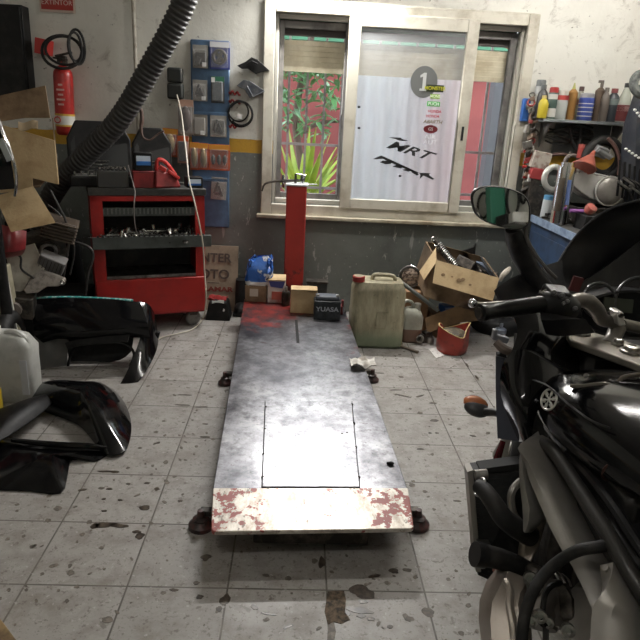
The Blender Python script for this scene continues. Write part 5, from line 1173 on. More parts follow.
# wires and hoses under the shelf
for k in range(7):
    b = B(); y0 = 127+2.4*k
    pts = [P(545+i*8, y0+3*math.sin(i*1.1+k)+(.06*(i-3))**2, 4.74-.006*k) for i in range(7)]
    b.tube(pts, .007+.002*(k % 3), 7, sub=4)
    O('bundled_wire', b, [RUB, DKMET, M('cable_black2', (0,0,0))][k % 3], label='dark wire in the bundle hanging below the wall shelf', cat='wire', group='wires below the shelf')
O('brown_hose', B().tube([P(545, 157, 4.72), P(560, 154, 4.7), P(573, 156, 4.7), P(579, 150, 4.7), P(583, 158, 4.68), P(580, 166, 4.66)], .012, 8, sub=5), M('brown_hose', (.10,.05,.04), .5), label='brown hose running across the wall under the shelf', cat='hose')
O('black_pipe', B().tube([P(570, 128, 4.68), P(572, 140, 4.68), P(578, 150, 4.67), P(581, 128, 4.68)], .012, 8, sub=5), RUB, label='black pipe looping down from the shelf above the funnel', cat='pipe')
g_ = E('pressure_gauge', P(571, 163, 4.6), 'small grey gauge wheel on the wall left of the funnel', 'gauge')
O('gauge_ring', B().torus(P(571.5, 162, 4.62), (0, 1, 0), .05, .013, 22, 8), M('gauge_grey', (.22,.19,.17), .5, .4), g_)
O('gauge_stem', B().tube([P(566, 174, 4.62), P(567, 160, 4.62), P(571, 152, 4.64)], .011, 8, sub=4), DKMET, g_)
thing_can((576.5, 144, 583, 158), 4.6, P(580, 158, 4.6).z, M('coral', (.4,.07,.06), .4), M('coral_cap', (.5,.12,.1), .4), 'red_bottle', 'little red bottle behind the orange funnel', 'bottle')
# hose reel
rc = P(603, 160, 4.58)
rl = E('hose_reel', (rc.x, 4.6, TOP), 'black coil of hose standing upright behind the engine cover', 'hose')
O('hose_coil', B().torus(rc, (.1, -1, .1), .135, .035, 34, 10).torus(rc+V((.02, .03, .02)), (.15, -1, .05), .12, .03, 34, 10), RUB, rl)
O('hose_end', B().tube([P(608, 138, 4.5), P(616, 148, 4.48), P(620, 162, 4.46), P(619, 175, 4.44)], .013, 8, sub=5), M('brown_hose', (0,0,0)), rl)
O('hose_fitting', B().box(P(601, 152, 4.42), (.09, .05, .07), rot=(.3, .3, 0)).cyl(P(598, 150, 4.40), P(611, 158, 4.40), .018), M('fitting_grey', (.25,.25,.25), .4, .6), rl, bev=.006)
# orange funnel
f0, f1 = P(586, 168, 4.34), P(599, 149, 4.42)
fn = E('orange_funnel', P(588, 172, 4.36), 'orange plastic funnel lying on the engine cover with its spout up', 'funnel')
O('funnel_cone', B().lathe([(.088, 0), (.092, .006), (.075, .03), (.03, .105), (.018, .118)], f0-V((.02, 0, 0)), f1-f0, 24, ey=.7), M('orange_plastic', (.36,.095,.06), .5, c2=(.2,.05,.035), sc_=8), fn)
O('funnel_spout', B().lathe([(.018, .115), (.012, .155), (.009, .155), (.012, .11)], f0-V((.02, 0, 0)), f1-f0, 16), M('orange_plastic', (0,0,0)), fn)
# engine side cover
def pc(px, py): return P(480+px/4, 130+py/4, 4.38)
zs_ = P(600, 206, 4.38).z
eb = E('engine_case', (2.15, 4.3, TOP), 'dark greasy engine case on the bench under the aluminium cover', 'engine case')
O('case_block', B().box((2.2, 4.38, (TOP+zs_)/2), (.56, .24, zs_-TOP)), DKMET, eb, bev=.01)
O('case_flange', B().box((2.2, 4.38, zs_-.008), (.58, .26, .016)), DKMET, eb, bev=.003)
ec = E('engine_cover', (2.0, 4.38, zs_), 'big cast aluminium engine side cover with a round dome, standing on the bench', 'engine cover')
ring = cr2([pc(*a) for a in ((330,178),(385,155),(440,168),(500,180),(545,195),(575,225),(588,265),(570,292),(540,305),(490,300),(430,278),(380,245),(345,215))], 4)
bb = B(); bk_ = [p+V((0, .09, 0)) for p in ring]
cc0 = sum(ring, V((0, 0, 0)))/len(ring)
O('cover_groove', B().tube([cc0+(p-cc0)*.9+V((0, -.018, 0)) for p in ring], .004, 6, closed=True), STEEL, ec)
bb.loft([bk_, ring, [cc0+(p-cc0)*.95+V((0, -.012, 0)) for p in ring], [cc0+(p-cc0)*.86+V((0, -.014, 0)) for p in ring], [cc0+(p-cc0)*.83+V((0, -.03, 0)) for p in ring]])
SAL = M('silver_alloy', (.58,.57,.54), .4, .3, c2=(.42,.40,.37), sc_=6, lo=.4, hi=.7)
O('cover_casting', bb, SAL, ec)
dc = pc(500, 240)-V((0, .05, 0))
O('round_dome', B().lathe([(.098, -.01), (.098, .014), (.092, .016), (.088, .03), (.07, .042), (.035, .05), (0, .051)], dc, (0, -1, .1), 32), M('brushed_dome', (.34,.32,.29), .35, .5, c2=(.24,.22,.19), sc_=7), ec)
O('dome_rim', B().torus(dc+V((0, -.018, 0)), (0, -1, .1), .098, .006, 34, 8), SAL, ec)
for px, py in ((345, 205), (390, 165), (460, 180), (540, 200), (583, 262), (540, 300), (460, 285), (400, 250)):
    p = pc(px, py)-V((0, .015, 0)); O('cover_bolt', B().cyl(p, p-V((0, .014, 0)), .009, 8), STEEL, ec)
rr_ = pc(302, 195)
O('gasket_ring', B().torus(rr_+V((0, .03, 0)), (.25, -1, .1), .078, .020, 30, 10, a0=.9, a1=5.9), M('pale_alloy', (.50,.50,.46), .45, .4), label='pale open ring of cast alloy at the left end of the engine cover', cat='ring')
# leaning chrome cylinder + blue printed side
a, e = P(560, 213, 4.28), P(567.5, 167, 4.30)
a.z = TOP
cc1 = E('chrome_canister', a, 'tall shiny chrome canister with a dark window leaning on the bench', 'canister')
O('canister_tube', B().cyl(a, e, .060, 22), CHROME, cc1)
O('canister_lid', B().cyl(e, e+(e-a).normalized()*.03, .045, 20), CHROME, cc1)
a2, e2 = P(557, 211, 4.215), P(562.5, 178, 4.24)
O('dark_window', B().cyl(a2, e2, .022, 12), M('bronze_shadow', (.12,.10,.08), .3, .6), cc1)  # dark bronze strip along the canister
a2, e2 = P(566.5, 205, 4.22), P(569.5, 180, 4.24)
O('blue_label', B().cyl(a2, e2, .014, 12), M('label_blue_ink', (.12,.18,.4), .4), cc1)
thing_can((540, 195, 551.5, 216.5), 4.56, TOP, M('tube_white', (.55,.58,.58), .4), M('cap_sky', (.12,.33,.55), .35), 'grease_tube', 'white tube with a sky-blue cap standing on the bench edge', 'tube', .2, .05)
thing_can((534.5, 200, 540, 216), 4.7, TOP, M('box_green_white', (.40,.42,.36), .6), wl, 'small_carton', 'small pale carton beside the white tube on the bench', 'box', .1)
a, e = P(532.5, 214, 4.70), P(539, 177, 4.72)
gt = E('green_grinder', a, 'green hand tool standing upright at the left end of the bench', 'tool')
O('tool_body', B().tube([a, a.lerp(e, .3), a.lerp(e, .7), e], [.03, .036, .04, .05], 14, sub=3), M('tool_green', (.03,.11,.09), .5, c2=(.05,.08,.07), sc_=14), gt)
O('tool_ring', B().torus(P(541, 181, 4.66), (0, -1, .2), .032, .010, 20, 8), M('ring_green', (.10,.17,.14), .4, .4), gt)
O('white_tag', B().box(P(530, 178, 4.66), (.035, .008, .05)), INKW, gt)
zt_ = P(577, 213, 4.16).z
O('parts_tray', B().box((2.05, 4.12, (TOP+zt_)/2), (.34, .16, zt_-TOP), tx=.94), BLK, label='black tray of small parts on the bench in front of the engine case', cat='tray', bev=.006)
a, e = P(570, 211, 4.16), P(584, 208, 4.16); a.z = zt_+.014; e.z = a.z
mk = E('purple_marker', a, 'purple marker pen lying on the bench beside the red ball', 'marker')
O('pen_barrel', B().cyl(a, e, .012, 12), M('purple_pen', (.35,.13,.42), .4), mk)
O('pen_cap', B().cyl(e, e+(e-a)*.3, .013, 12), INKW, mk)
c = P(590, 211.5, 4.10); c.z = zt_+.036
O('red_ball', B().lathe([(.01, -.033), (.03, -.026), (.04, 0), (.036, .022), (.015, .033), (0, .034)], c, (.3, -.6, 1), 22), M('coral_red', (.42,.10,.08), .4, c2=(.3,.2,.15), sc_=20), label='round coral-red knob on the bench behind the motorcycle screen', cat='knob')
for k in range(12):
    px = 548+k*3.2; c = G(px, 219.5+.9*math.sin(k*2)+.42*k, TOP); c.z = TOP+.014+.008*(k % 3)
    o_ = O('bench_tool', B().cyl(c-V((.05*math.cos(k*1.3), .05*math.sin(k*1.3), 0)), c+V((.05*math.cos(k*1.3), .05*math.sin(k*1.3), 0)), .008+.003*(k % 3), 8).box(c+V((.05*math.cos(k*1.3), .05*math.sin(k*1.3), 0)), (.03, .03, .02), rot=(0, 0, k)), [DKMET, STEEL, RUB][k % 3], label='small dark tool lying loose along the bench edge', cat='tool', group='loose tools on the bench edge')
# cables with bright ends right of dome
for k in range(6):
    c = P(624+3*k, 190+5*math.sin(k*1.9), 4.22)
    O('spark_lead', B().tube([c+V((-.06, 0, .06)), c+V((0, -.02, .02)), c+V((.05, 0, -.05*(k % 2)))], .008, 7, sub=3), [STEEL, RUB][k % 2], label='short lead with bright metal ends right of the domed engine cover', cat='lead', group='spark leads on the bench')
# dark studded jacket / tyre hanging at the right edge
jk = E('hanging_jacket', P(640, 210, 4.25), 'dark studded jacket hanging at the right photo edge beside the shelf', 'jacket')
def jp(px, py, dy=0): return P(px, py, 4.3+dy)
grid = [[jp(643, 88, .1), jp(655, 84, .02), jp(672, 80, .1)], [jp(637, 108, .1), jp(650, 104, -.03), jp(676, 100, .1)], [jp(630, 130, .1), jp(646, 130, -.04), jp(678, 130, .1)], [jp(627, 165, .1), jp(645, 168, -.03), jp(680, 168, .1)], [jp(624, 196, .12), jp(645, 206, 0), jp(680, 206, .1)]]
O('jacket_body', B().sheet(grid, .05, sub=4), M('navy_leather', (.022,.026,.036), .5, c2=(.045,.045,.05), sc_=9, bump=.4, bs=25), jk)
for (px0, py0, px1, py1, n_) in ((626, 149, 642, 160, 6), (635, 110, 645, 122, 5)):
    for k in range(n_):
        c = P(px0+(px1-px0)*k/(n_-1), py0+(py1-py0)*k/(n_-1), 4.235); O('stud', B().ell(c, (.012, .01, .009), n=10, k=6), INKW, jk)
for k in range(5): O('leather_fringe', B().tube([P(620+5*k, 160+2*k, 4.25), P(619+5*k, 178+2*k, 4.24), P(617+5*k, 196+2*k, 4.24)], .008, 6, sub=3), BLK, jk)
O('collar', B().torus(P(644, 84, 4.32), (0, -1, .3), .07, .03, 20, 8), M('grey_lining', (.14,.15,.14), .8, c2=(.04,.045,.045), sc_=20), jk)
# green door behind the camera etc. (seen in the motorcycle mirror)
O('door_1', B().box((-.6, YF+.03, 1.0), (.9, .06, 2.0)), M('green_door', (.05,.16,.10), .5), kind='structure', origin=False)
# ================= motorcycle, right foreground =================
MG = E('motorcycle', (.85, 1.45, 0), 'black motorcycle without side panels in the right foreground, tank nearest the camera', 'motorcycle')
FRM = M('frame_silver', (.30,.285,.26), .42, .55, c2=(.20,.185,.165), sc_=4, lo=.4, hi=.75)
BKM = M('satin_black', (.010,.010,.011), .38, c2=(.03,.028,.026), sc_=8, Specular_IOR_Level=.3)
def bp(name, b, mt, par=None, **k): return O(name, b, mt, par or MG, **k)
def loop(pts, f=lambda i, p: p): return [f(i, p) for i, p in enumerate(pts)]
# wheels, forks (mostly hidden, still real)
bxc = .90
WA = V((.87, -.49, 0)); WF = V((.49, .87, 0)); WC = V((.93, 2.07, .30))     # front wheel turned to the right
fw = bp('front_tyre', B().torus(WC, WA, .245, .055, 44, 14), RUB)
bp('front_rim', B().torus(WC, WA, .195, .018, 40, 8).cyl(WC-WA*.07, WC+WA*.07, .03), DKMET, fw)
bp('brake_disc', B().lathe([(.06, 0), (.145, 0), (.145, .005), (.06, .005)], WC-WA*.075, WA, 30), STEEL, fw)
for k in range(5):
    a = k*2*PI/5; bp('rim_spoke', B().cyl(WC, WC+(WF*math.cos(a)+V((0, 0, math.sin(a))))*.19, .014), DKMET, fw)
rw = bp('rear_tyre', B().torus((bxc, .62, .31), (1, 0, 0), .235, .075, 44, 14), RUB)
bp('rear_rim', B().torus((bxc, .62, .31), (1, 0, 0), .18, .02, 40, 8).cyl((bxc-.1, .62, .31), (bxc+.1, .62, .31), .03), DKMET, rw)
for s in (-1, 1):
    tp = V((.955, 1.66, .93))+WA*(s*.105)+WF*.02; lo = WC+WA*(s*.115)
    bp('fork_leg', B().cyl(lo, tp, .026).cyl(lo-V((0, 0, .03)), lo.lerp(tp, .42), .035), M('fork_grey', (.20,.19,.17), .4, .5))
bp('front_fender', B().sheet([[WC+(WF*math.cos(a)+V((0, 0, math.sin(a))))*rr_+WA*u for u, rr_ in ((-.08, .31), (-.045, .325), (.045, .325), (.08, .31))] for a in [.3+i*.24 for i in range(7)]], .004), BKM)
bp('fender_stripe', B().tube([P(503, 441, 1.95), P(498, 456, 1.93), P(493.5, 471, 1.91)], [.010, .014, .014], 8, sub=3), M('maroon_gloss', (.09,.008,.012), .2))
# visible fork/fender strip beside radiator
# radiator
ra, rb_, rc_, rd = P(470.5, 470, 1.45), P(530, 463, 1.45), P(534, 600, 1.42), P(478, 575, 1.36)
rad = bp('radiator', B().prism([ra, rb_, rc_, rd], (0, .035, 0)), M('radiator_core', (.008,.009,.009), .6, c2=(.02,.02,.02), sc_=60))
bp('radiator_side', B().prism([P(467.5, 472, 1.44), P(473, 470, 1.44), P(481, 572, 1.35), P(476, 572, 1.35)], (0, .04, 0)), M('radiator_edge', (.22,.205,.18), .5, .4), rad, label='pale metal side tank')
bp('radiator_top', B().prism([P(480, 469, 1.44), P(525, 463, 1.44), P(525, 468, 1.44), P(480, 474, 1.44)], (0, .04, 0)), M('matte_black', (.01,.01,.01), .7), rad)
bp('radiator_cap', B().cyl(P(475, 475, 1.42), P(487, 474, 1.42), .014), STEEL, rad)
bp('radiator_foot', B().box(P(483, 545, 1.36), (.035, .03, .012)), STEEL, rad)
bp('radiator_foot', B().box(P(482, 545+2, 1.36), (.03, .03, .02)), DKMET, rad)
b = B(); 
for k in range(22):
    a_ = ra.lerp(rd, (k+1)/23)-V((0, .004, 0)); e_ = rb_.lerp(rc_, (k+1)/23)-V((0, .004, 0)); b.cyl(a_, e_, .0012, 4)
bp('cooling_fins', b, M('fin_black', (.02,.02,.02), .5, .4), rad)
# hoses
bp('coolant_hose', B().tube([P(478, 486, 1.34), P(484, 490, 1.32), P(493, 502, 1.28), P(503, 517, 1.26), P(515, 527, 1.26), P(530, 536, 1.28)], [.018, .021, .022, .024, .026, .026], 14, sub=5), RUB)
bp('hose_clip', B().torus(P(480, 487, 1.335), (1, 0, -.4), .022, .004, 18, 6), STEEL)
bp('lower_hose', B().tube([P(476, 554, 1.22), P(482, 555, 1.22), P(500, 559, 1.22), P(520, 567, 1.24), P(532, 575, 1.27)], [.024, .027, .025, .025, .024], 16, sub=5), RUB)
bp('hose_cap', B().cyl(P(474.5, 554, 1.218), P(484, 556, 1.22), .0295, 20), BKM)
bp('red_tab', B().box(P(500, 572, 1.24), (.03, .02, .012), rot=(0, .2, 0)), M('terracotta', (.30,.10,.07), .5))
# silver perimeter frame: main beam
def beam(outer, inner, dep, mt, name, y0=None, **k):
    b = B(); n_ = len(outer); ringsA = []
    for i in range(n_):
        o_, q_ = outer[i], inner[i]; m_ = (o_+q_)/2
        out = V((-.022, -.022, .01))
        ringsA.append([o_, o_.lerp(q_, .22)+out, o_.lerp(q_, .62)+out*1.1, q_+out*.3, q_+V(dep), o_+V(dep)])
    b.loft(ringsA); return bp(name, b, mt, **k)
def yb_(py): return 1.50-(py-440)*.0026     # the beam comes back towards the rider
Qo = [(527,440),(540,446),(549,458),(556,476),(566,500),(579,524),(592,548),(604,574),(612,600),(622,645)]
Qi = [(516,463),(527,470),(533,482),(540,500),(551,520),(563,543),(574,560),(584,584),(589,610),(590,645)]
Qo = [(527,440),(541,448),(552,461),(564,484),(574,503),(583,521),(597,541),(607,556),(617,580),(630,612),(645,650)]
Qi = [(521,452),(527,466),(531,480),(541,503),(551,526),(562,547),(574,566),(585,588),(593,606),(597,630),(598,650)]
beam([P(a, c, (yb_(c))*.93) for a, c in Qo], [P(a, c, yb_(c)*.925+.005) for a, c in Qi], (.05, .03, 0), FRM, 'frame_beam', ang=60)
# head lug
Lo = [(526,440),(522,455),(521,475),(523,500),(525,515),(527,528)]
Li = [(530,452),(532,475),(538,498),(543,512),(540,522),(533,532)]
beam([P(a, c, 1.40-(c-440)*.0016) for a, c in Lo], [P(a, c, 1.38-(c-440)*.0016) for a, c in Li], (.05, .05, 0), FRM, 'head_lug', ang=60)
bp('radiator_stay', B().tube([P(521, 481, 1.40), P(514, 488, 1.38), P(511, 497, 1.37), P(513, 512, 1.36), P(518, 520, 1.36)], .010, 8, sub=4), FRM)
bp('engine_mount', beam, FRM) if False else None
b = B(); b.prism([P(527, 520, 1.33), P(548, 520, 1.31), P(540, 548, 1.27), P(527, 574, 1.24), P(519, 572, 1.25), P(522, 545, 1.29)], (.01, .05, 0))
bp('engine_mount', b, M('warm_alloy', (.27,.23,.19), .4, .6, c2=(.18,.16,.14), sc_=6), bev=.008)
bp('mount_bolt', B().lathe([(.012, 0), (.012, .012), (.006, .013)], P(524, 570, 1.23), (-.4, -1, .3), n=8), STEEL)
# engine block
eg = bp('engine_block', B().box((.93, 1.24, .40), (.32, .40, .36), rot=(.2, 0, 0)), M('engine_dark', (.03,.028,.026), .5, .5, c2=(.09,.08,.07), sc_=14, bump=.3), bev=.02)
bp('cylinder_head', B().box((.95, 1.30, .62), (.28, .24, .16), rot=(.25, 0, 0)), M('engine_dark', (0,0,0)), eg, bev=.02)
bp('engine_front', B().box((.83, 1.41, .40), (.26, .12, .40)), M('engine_dark', (0,0,0)), eg, bev=.02)
bp('alternator_cover', B().lathe([(.09, 0), (.09, .02), (.075, .04), (.03, .05), (0, .05)], (.77, 1.2, .36), (-1, -.1, .1), 28), FRM, eg)
# pale casting lower left of the engine
def q1(x, y, Y): return P(480+x/4, 540+y/4, Y)
b = B()
gridc = [[q1(80,148,1.22), q1(112,160,1.20), q1(160,165,1.20), q1(190,190,1.22)],
         [q1(55,190,1.20), q1(105,205,1.16), q1(125,225,1.15), q1(175,225,1.18)],
         [q1(38,250,1.18), q1(80,270,1.13), q1(125,275,1.12), q1(165,270,1.15)],
         [q1(36,320,1.16), q1(80,330,1.10), q1(130,335,1.09), q1(160,330,1.12)],
         [q1(50,420,1.12), q1(90,425,1.06), q1(140,430,1.05), q1(165,430,1.08)]]
bp('clutch_casting', b.sheet(gridc, .025, sub=1), M('pale_casting', (.34,.30,.26), .4, .6, c2=(.24,.21,.18), sc_=5), label='pale cast alloy engine cover')
bp('casting_rib', B().tube([q1(105,165,1.15), q1(120,200,1.12), q1(118,260,1.09), q1(130,330,1.06), q1(140,420,1.02)], .009, 8, sub=4), M('pale_casting', (0,0,0)))
bp('carb_bell', B().tube([q1(265,190,1.20), q1(250,230,1.17), q1(240,300,1.14), q1(235,350,1.12)], [.03, .04, .045, .04], 16, sub=4), M('dull_bell', (.14,.125,.11), .4, .5))
bp('carb_bell', B().tube([q1(315,200,1.20), q1(300,240,1.17), q1(285,300,1.14), q1(285,350,1.12)], [.03, .035, .04, .035], 16, sub=4), M('dull_bell', (0,0,0)))
bp('engine_fins_box', B().prism([q1(330,225,1.14), q1(385,235,1.12), q1(390,330,1.08), q1(330,335,1.09)], (0, .05, 0)), DKMET, bev=.01)
for k in range(5): bp('cable_clip', B().tube([q1(255+18*k, 105+8*k, 1.25), q1(290+16*k, 120+10*k, 1.2), q1(315+12*k, 160+6*k, 1.18)], .003, 6, sub=3), [STEEL, DKMET][k % 2])
for (x, y, r) in ((215, 180, .018), (200, 150, .016), (240, 300, .014), (205, 320, .013), (350, 355, .015), (270, 325, .012)):
    bp('engine_bolt', B().lathe([(r, 0), (r, .014), (r*.55, .015), (r*.5, .008)], q1(x, y, 1.16 if y < 200 else 1.06), (-.3, -1, .4), n=12), STEEL)
bp('rubber_boot', B().tube([q1(195,110,1.22), q1(225,140,1.2), q1(260,165,1.19)], [.016, .024, .016], 10, sub=4), DKMET)
# lower silver plate at right bottom
b = B(); gp_ = [[q1(480,100,1.02), q1(560,170,1.02), q1(660,250,1.05)], [q1(488,200,.98), q1(560,240,.97), q1(660,310,1.0)], [q1(486,300,.95), q1(560,320,.93), q1(660,370,.96)], [q1(480,430,.90), q1(560,440,.88), q1(660,450,.9)]]
bp('pivot_plate', b.sheet(gp_, .03, sub=3), FRM, label='silver frame plate behind the beam')
bp('plate_edge', B().tube([q1(500,110,1.0), q1(560,165,1.0), q1(600,215,1.0), q1(660,270,1.02)], .007, 8, sub=4), FRM)
# black cable across the engine
bp('clutch_cable', B().tube([q1(165,430,1.0), q1(172,350,1.02), q1(185,280,1.04), q1(215,200,1.06), q1(265,130,1.08), q1(330,75,1.08), q1(400,40,1.06), q1(470,28,1.05), q1(520,15,1.06), q1(545,-5,1.10)], .0125, 12, sub=6), RUB)
bp('thin_tube', B().tube([q1(320,170,1.12), q1(285,185,1.10), q1(262,215,1.09), q1(252,270,1.07), q1(248,330,1.05), q1(262,350,1.05), q1(262,420,1.02)], .0065, 8, sub=5), RUB)
# ---- tank ----
def tk(px, py, Y): return P(px, py, Y)
tr_ = []
TCX = .895
for y, w, zb, zt in ((1.60,.15,.80,.85), (1.575,.20,.785,.875), (1.52,.232,.765,.90), (1.42,.245,.75,.922), (1.30,.238,.75,.932), (1.17,.215,.765,.928), (1.05,.175,.785,.905), (.97,.14,.80,.875), (.93,.09,.81,.85)):
    h = zt-zb; half = [(1.0, 0), (1.03, h*.22), (1.02, h*.45), (.93, h*.72), (.72, h*.90), (.42, h*.98), (.15, h)]
    tr_.append([V((TCX-w*a, y, zb+b_)) for a, b_ in half]+[V((TCX+w*a, y, zb+b_)) for a, b_ in half[::-1]])
bp('fuel_tank', B().loft(tr_), BLKG, ang=75, sub=2)
bp('tank_underside', B().box((.93, 1.33, .735), (.44, .48, .09)), BKM, bev=.02)
bp('tank_panel_line', B().tube([P(533, 380, 1.50), P(548, 386, 1.43), P(566, 402, 1.34), P(590, 420, 1.24), P(610, 428, 1.19)], .0025, 6, sub=4), BKM)
# emblem: ring with three tuning-fork strokes
ec_ = PX(550.8, 400.2, .652); nrm = V((-.93, -.12, .35)).normalized()
EMB = M('emblem_silver', (.55,.54,.5), .35, .5)
# orient in view-ish tangent frame of the tank side
ex_ = V((0, -1, 0)); ex_ = (ex_-nrm*nrm.dot(ex_)).normalized(); ez_ = nrm.cross(ex_); ez_ = ez_ if ez_.z > 0 else -ez_
def eq(u, v): return ec_+nrm*.006+ex_*u+ez_*v
em = bp('tank_emblem', B().tube([eq(.030*math.cos(a), .026*math.sin(a)) for a in [2*PI*k/32 for k in range(32)]], .0028, 8, closed=True), EMB, label='silver ring emblem with three crossed tuning forks')
for k in range(3):
    a = PI/2+k*PI/3+.15; u, v = math.cos(a), math.sin(a)
    for s_ in (1, -1):
        bp('emblem_stroke', B().tube([eq(0, 0), eq(.027*u*s_, .0235*v*s_)], .0019, 6), EMB, em)
        for d_ in (-.004, .004): bp('emblem_tine', B().tube([eq(.012*u*s_+d_*v, .012*v*s_-d_*u), eq(.025*u*s_+d_*v, .022*v*s_-d_*u)], .0011, 5), EMB, em)
# side cowl left of the tank (glossy, with bright edge highlights)
cg = [[tk(511,311,1.74), tk(530,308,1.74), tk(552,318,1.75), tk(578,338,1.76)],
      [tk(518,332,1.68), tk(536,330,1.67), tk(556,340,1.69), tk(578,356,1.70)],
      [tk(512,353,1.62), tk(530,351,1.61), tk(552,363,1.61), tk(578,376,1.63)]]
bp('upper_cowl', B().sheet(cg, .006, sub=4), BLKG, ang=70)
cg2 = [[tk(513,351,1.60), tk(526,351,1.58), tk(545,362,1.57), tk(564,375,1.57)],
       [tk(504,366,1.60), tk(517,370,1.55), tk(535,380,1.52), tk(550,390,1.51)],
       [tk(502,388,1.58), tk(512,392,1.52), tk(524,402,1.48), tk(536,412,1.47)],
       [tk(507,408,1.56), tk(515,412,1.50), tk(524,420,1.465), tk(532,428,1.46)],
       [tk(515,428,1.54), tk(520,430,1.49), tk(526,434,1.465), tk(532,438,1.46)],
       [tk(521,441,1.52), tk(524,441,1.49), tk(528,442,1.47), tk(533,443,1.47)]]
bp('side_cowl', B().sheet(cg2, .006, sub=5), BLKG, ang=70)
bp('inner_panel', B().sheet([[P(514,334,1.80), P(545,340,1.84), P(590,345,1.86)], [P(514,360,1.72), P(545,372,1.72), P(590,376,1.74)], [P(520,400,1.66), P(545,400,1.66), P(590,400,1.68)]], .006, sub=2), BKM)
bp('steering_head', B().box((.96, 1.70, .80), (.24, .16, .20)), BKM, bev=.02)
bp('fairing_side', B().sheet([[P(494, 291, 1.98), P(508, 281, 2.02), P(530, 272, 2.08), P(560, 262, 2.18)], [P(500, 303, 1.95), P(518, 304, 1.95), P(540, 306, 1.95), P(566, 310, 2.0)], [P(512, 318, 1.92), P(530, 325, 1.90), P(560, 332, 1.88), P(590, 335, 1.9)]], .012, sub=3), BKM)
bp('cowl_bracket', B().tube([P(496, 342, 1.68), P(505, 350, 1.66), P(516, 353, 1.64), P(524, 350, 1.64)], [.012, .014, .013, .01], 8, sub=4), M('dusty_bracket', (.16,.12,.10), .6), MG)
bp('bracket_flange', B().box(P(500, 338, 1.72), (.05, .02, .018), rot=(0, .25, 0)).box(P(494.5, 333, 1.72), (.012, .02, .025)), M('grey_bracket', (.30,.31,.34), .5, .4), MG, bev=.003)
bp('left_bracket_plate', B().prism([P(498, 354, 1.66), P(506, 355, 1.64), P(512, 372, 1.6), P(506, 380, 1.6), P(499, 380, 1.64)], (0, .02, 0)), BKM)
bp('inner_cowl', B().sheet([[P(498.5, 356, 1.66), P(506, 358, 1.63)], [P(498.5, 400, 1.62), P(510, 402, 1.58)], [P(499.5, 438, 1.58), P(521, 441, 1.53)]], .01, sub=3), M('inner_navy', (.045,.05,.07), .35))
# indicator
ind = bp('indicator_stalk', B().tube([P(486, 412, 1.72), P(497, 413, 1.68), P(508, 420, 1.62), P(517, 429, 1.55)], [.013, .012, .014, .016], 10, sub=5), BKM)
ic = P(476.5, 407, 1.75)
bp('indicator_shell', B().ell(ic+V((0, -.004, -.004)), (.042, .034, .024), rot=(.1, .25, 0)), M('shell_grey', (.055,.056,.058), .3), ind)
bp('indicator_lens', B().ell(ic+V((.0, .012, .006)), (.041, .03, .023), rot=(.1, .25, 0)), M('amber_lens', (.50,.17,.07), .25), ind, label='orange indicator lens')
# ---- handlebar ----
g0, g1 = P(479.5, 313, 1.52), P(546, 303, 1.60)
gr_ = bp('left_grip', B().tube([g0, g0.lerp(g1, .01), g0.lerp(g1, .07), g0.lerp(g1, .09), g0.lerp(g1, .34), g0.lerp(g1, .36), g0.lerp(g1, .9), g0.lerp(g1, 1)], [.018, .0235, .0235, .0205, .021, .0225, .0235, .027], 18), M('worn_grip', (.008,.008,.008), .28, Specular_IOR_Level=.3))
bp('bar_end', B().cyl(g0-(g1-g0)*.02, g0, .016), DKMET, gr_)
lv = bp('clutch_lever', B().tube([P(473, 303, 1.60), P(484, 304, 1.62), P(510, 302, 1.655), P(535, 299, 1.66), P(550, 297, 1.65)], [.006, .0055, .006, .0085, .010], 10, sub=4), M('lever_steel', (.40,.37,.33), .3, .8))
bp('lever_ball', B().ell(P(472.5, 303, 1.60), (.0125, .0125, .0125)), CHROME, lv)
sw = bp('switch_housing', B().tube([P(540, 303, 1.60), P(548, 303, 1.605), P(562, 306, 1.62), P(572, 308, 1.635)], [.027, .037, .040, .030], 16, sub=3), BKM)
bp('switch_top', B().box(P(556, 293, 1.62), (.07, .05, .03), rot=(.3, .1, .1)), BKM, sw, bev=.008)
for px, py, r in ((561, 296, .007), (566, 302, .006), (562, 304, .005), (553, 293, .007), (574, 309, .006)):
    bp('switch_button', B().lathe([(r, 0), (r, .012), (r*.7, .015), (0, .015)], P(px, py, 1.585), (-.1, -1, .5), n=12), M('button_grey', (.12,.12,.12), .3), sw)
bp('switch_rim', B().tube([P(541, 294, 1.60), P(550, 288, 1.62), P(558, 289, 1.62), P(566, 293, 1.62)], .004, 6, sub=4), STEEL, sw)
bp('clutch_clamp', B().box(P(545, 298, 1.63), (.03, .035, .04)), DKMET, sw, bev=.005)
bp('lower_switch', B().sheet([[P(540, 312, 1.58), P(556, 314, 1.58), P(576, 318, 1.62)], [P(546, 326, 1.60), P(562, 330, 1.60), P(586, 330, 1.64)]], .03, sub=3), BKM, sw)
BARG = M('bar_metal', (.20,.185,.165), .35, .8, c2=(.12,.108,.095), sc_=7)
bp('handlebar', B().tube([P(570, 303, 1.63), P(580, 300, 1.645), P(589, 302, 1.66), P(597, 310, 1.68), P(602, 319, 1.70), P(612, 322, 1.71), P(640, 328, 1.73), P(700, 342, 1.72)], [.020,.021,.022,.0215,.0205,.018,.0175,.0175], 18, sub=5), BARG)
bp('right_grip', B().cyl(P(700, 342, 1.72), P(735, 350, 1.66), .02), RUB)
bp('bar_clamp', B().prism([p for p in [P(616, 312, 1.68), P(624, 312, 1.68), P(627, 326, 1.66), P(619, 327, 1.66)]], (0, .05, 0)), M('clamp_bright', (.45,.43,.40), .3, .7), bev=.006, seg=3)
for px, py in ((620.5, 315.5), (623, 322.5)): bp('clamp_screw', B().lathe([(.007, 0), (.007, .006), (.004, .006), (.004, .002)], P(px, py, 1.672), (0, -1, .35), n=10), DKMET)
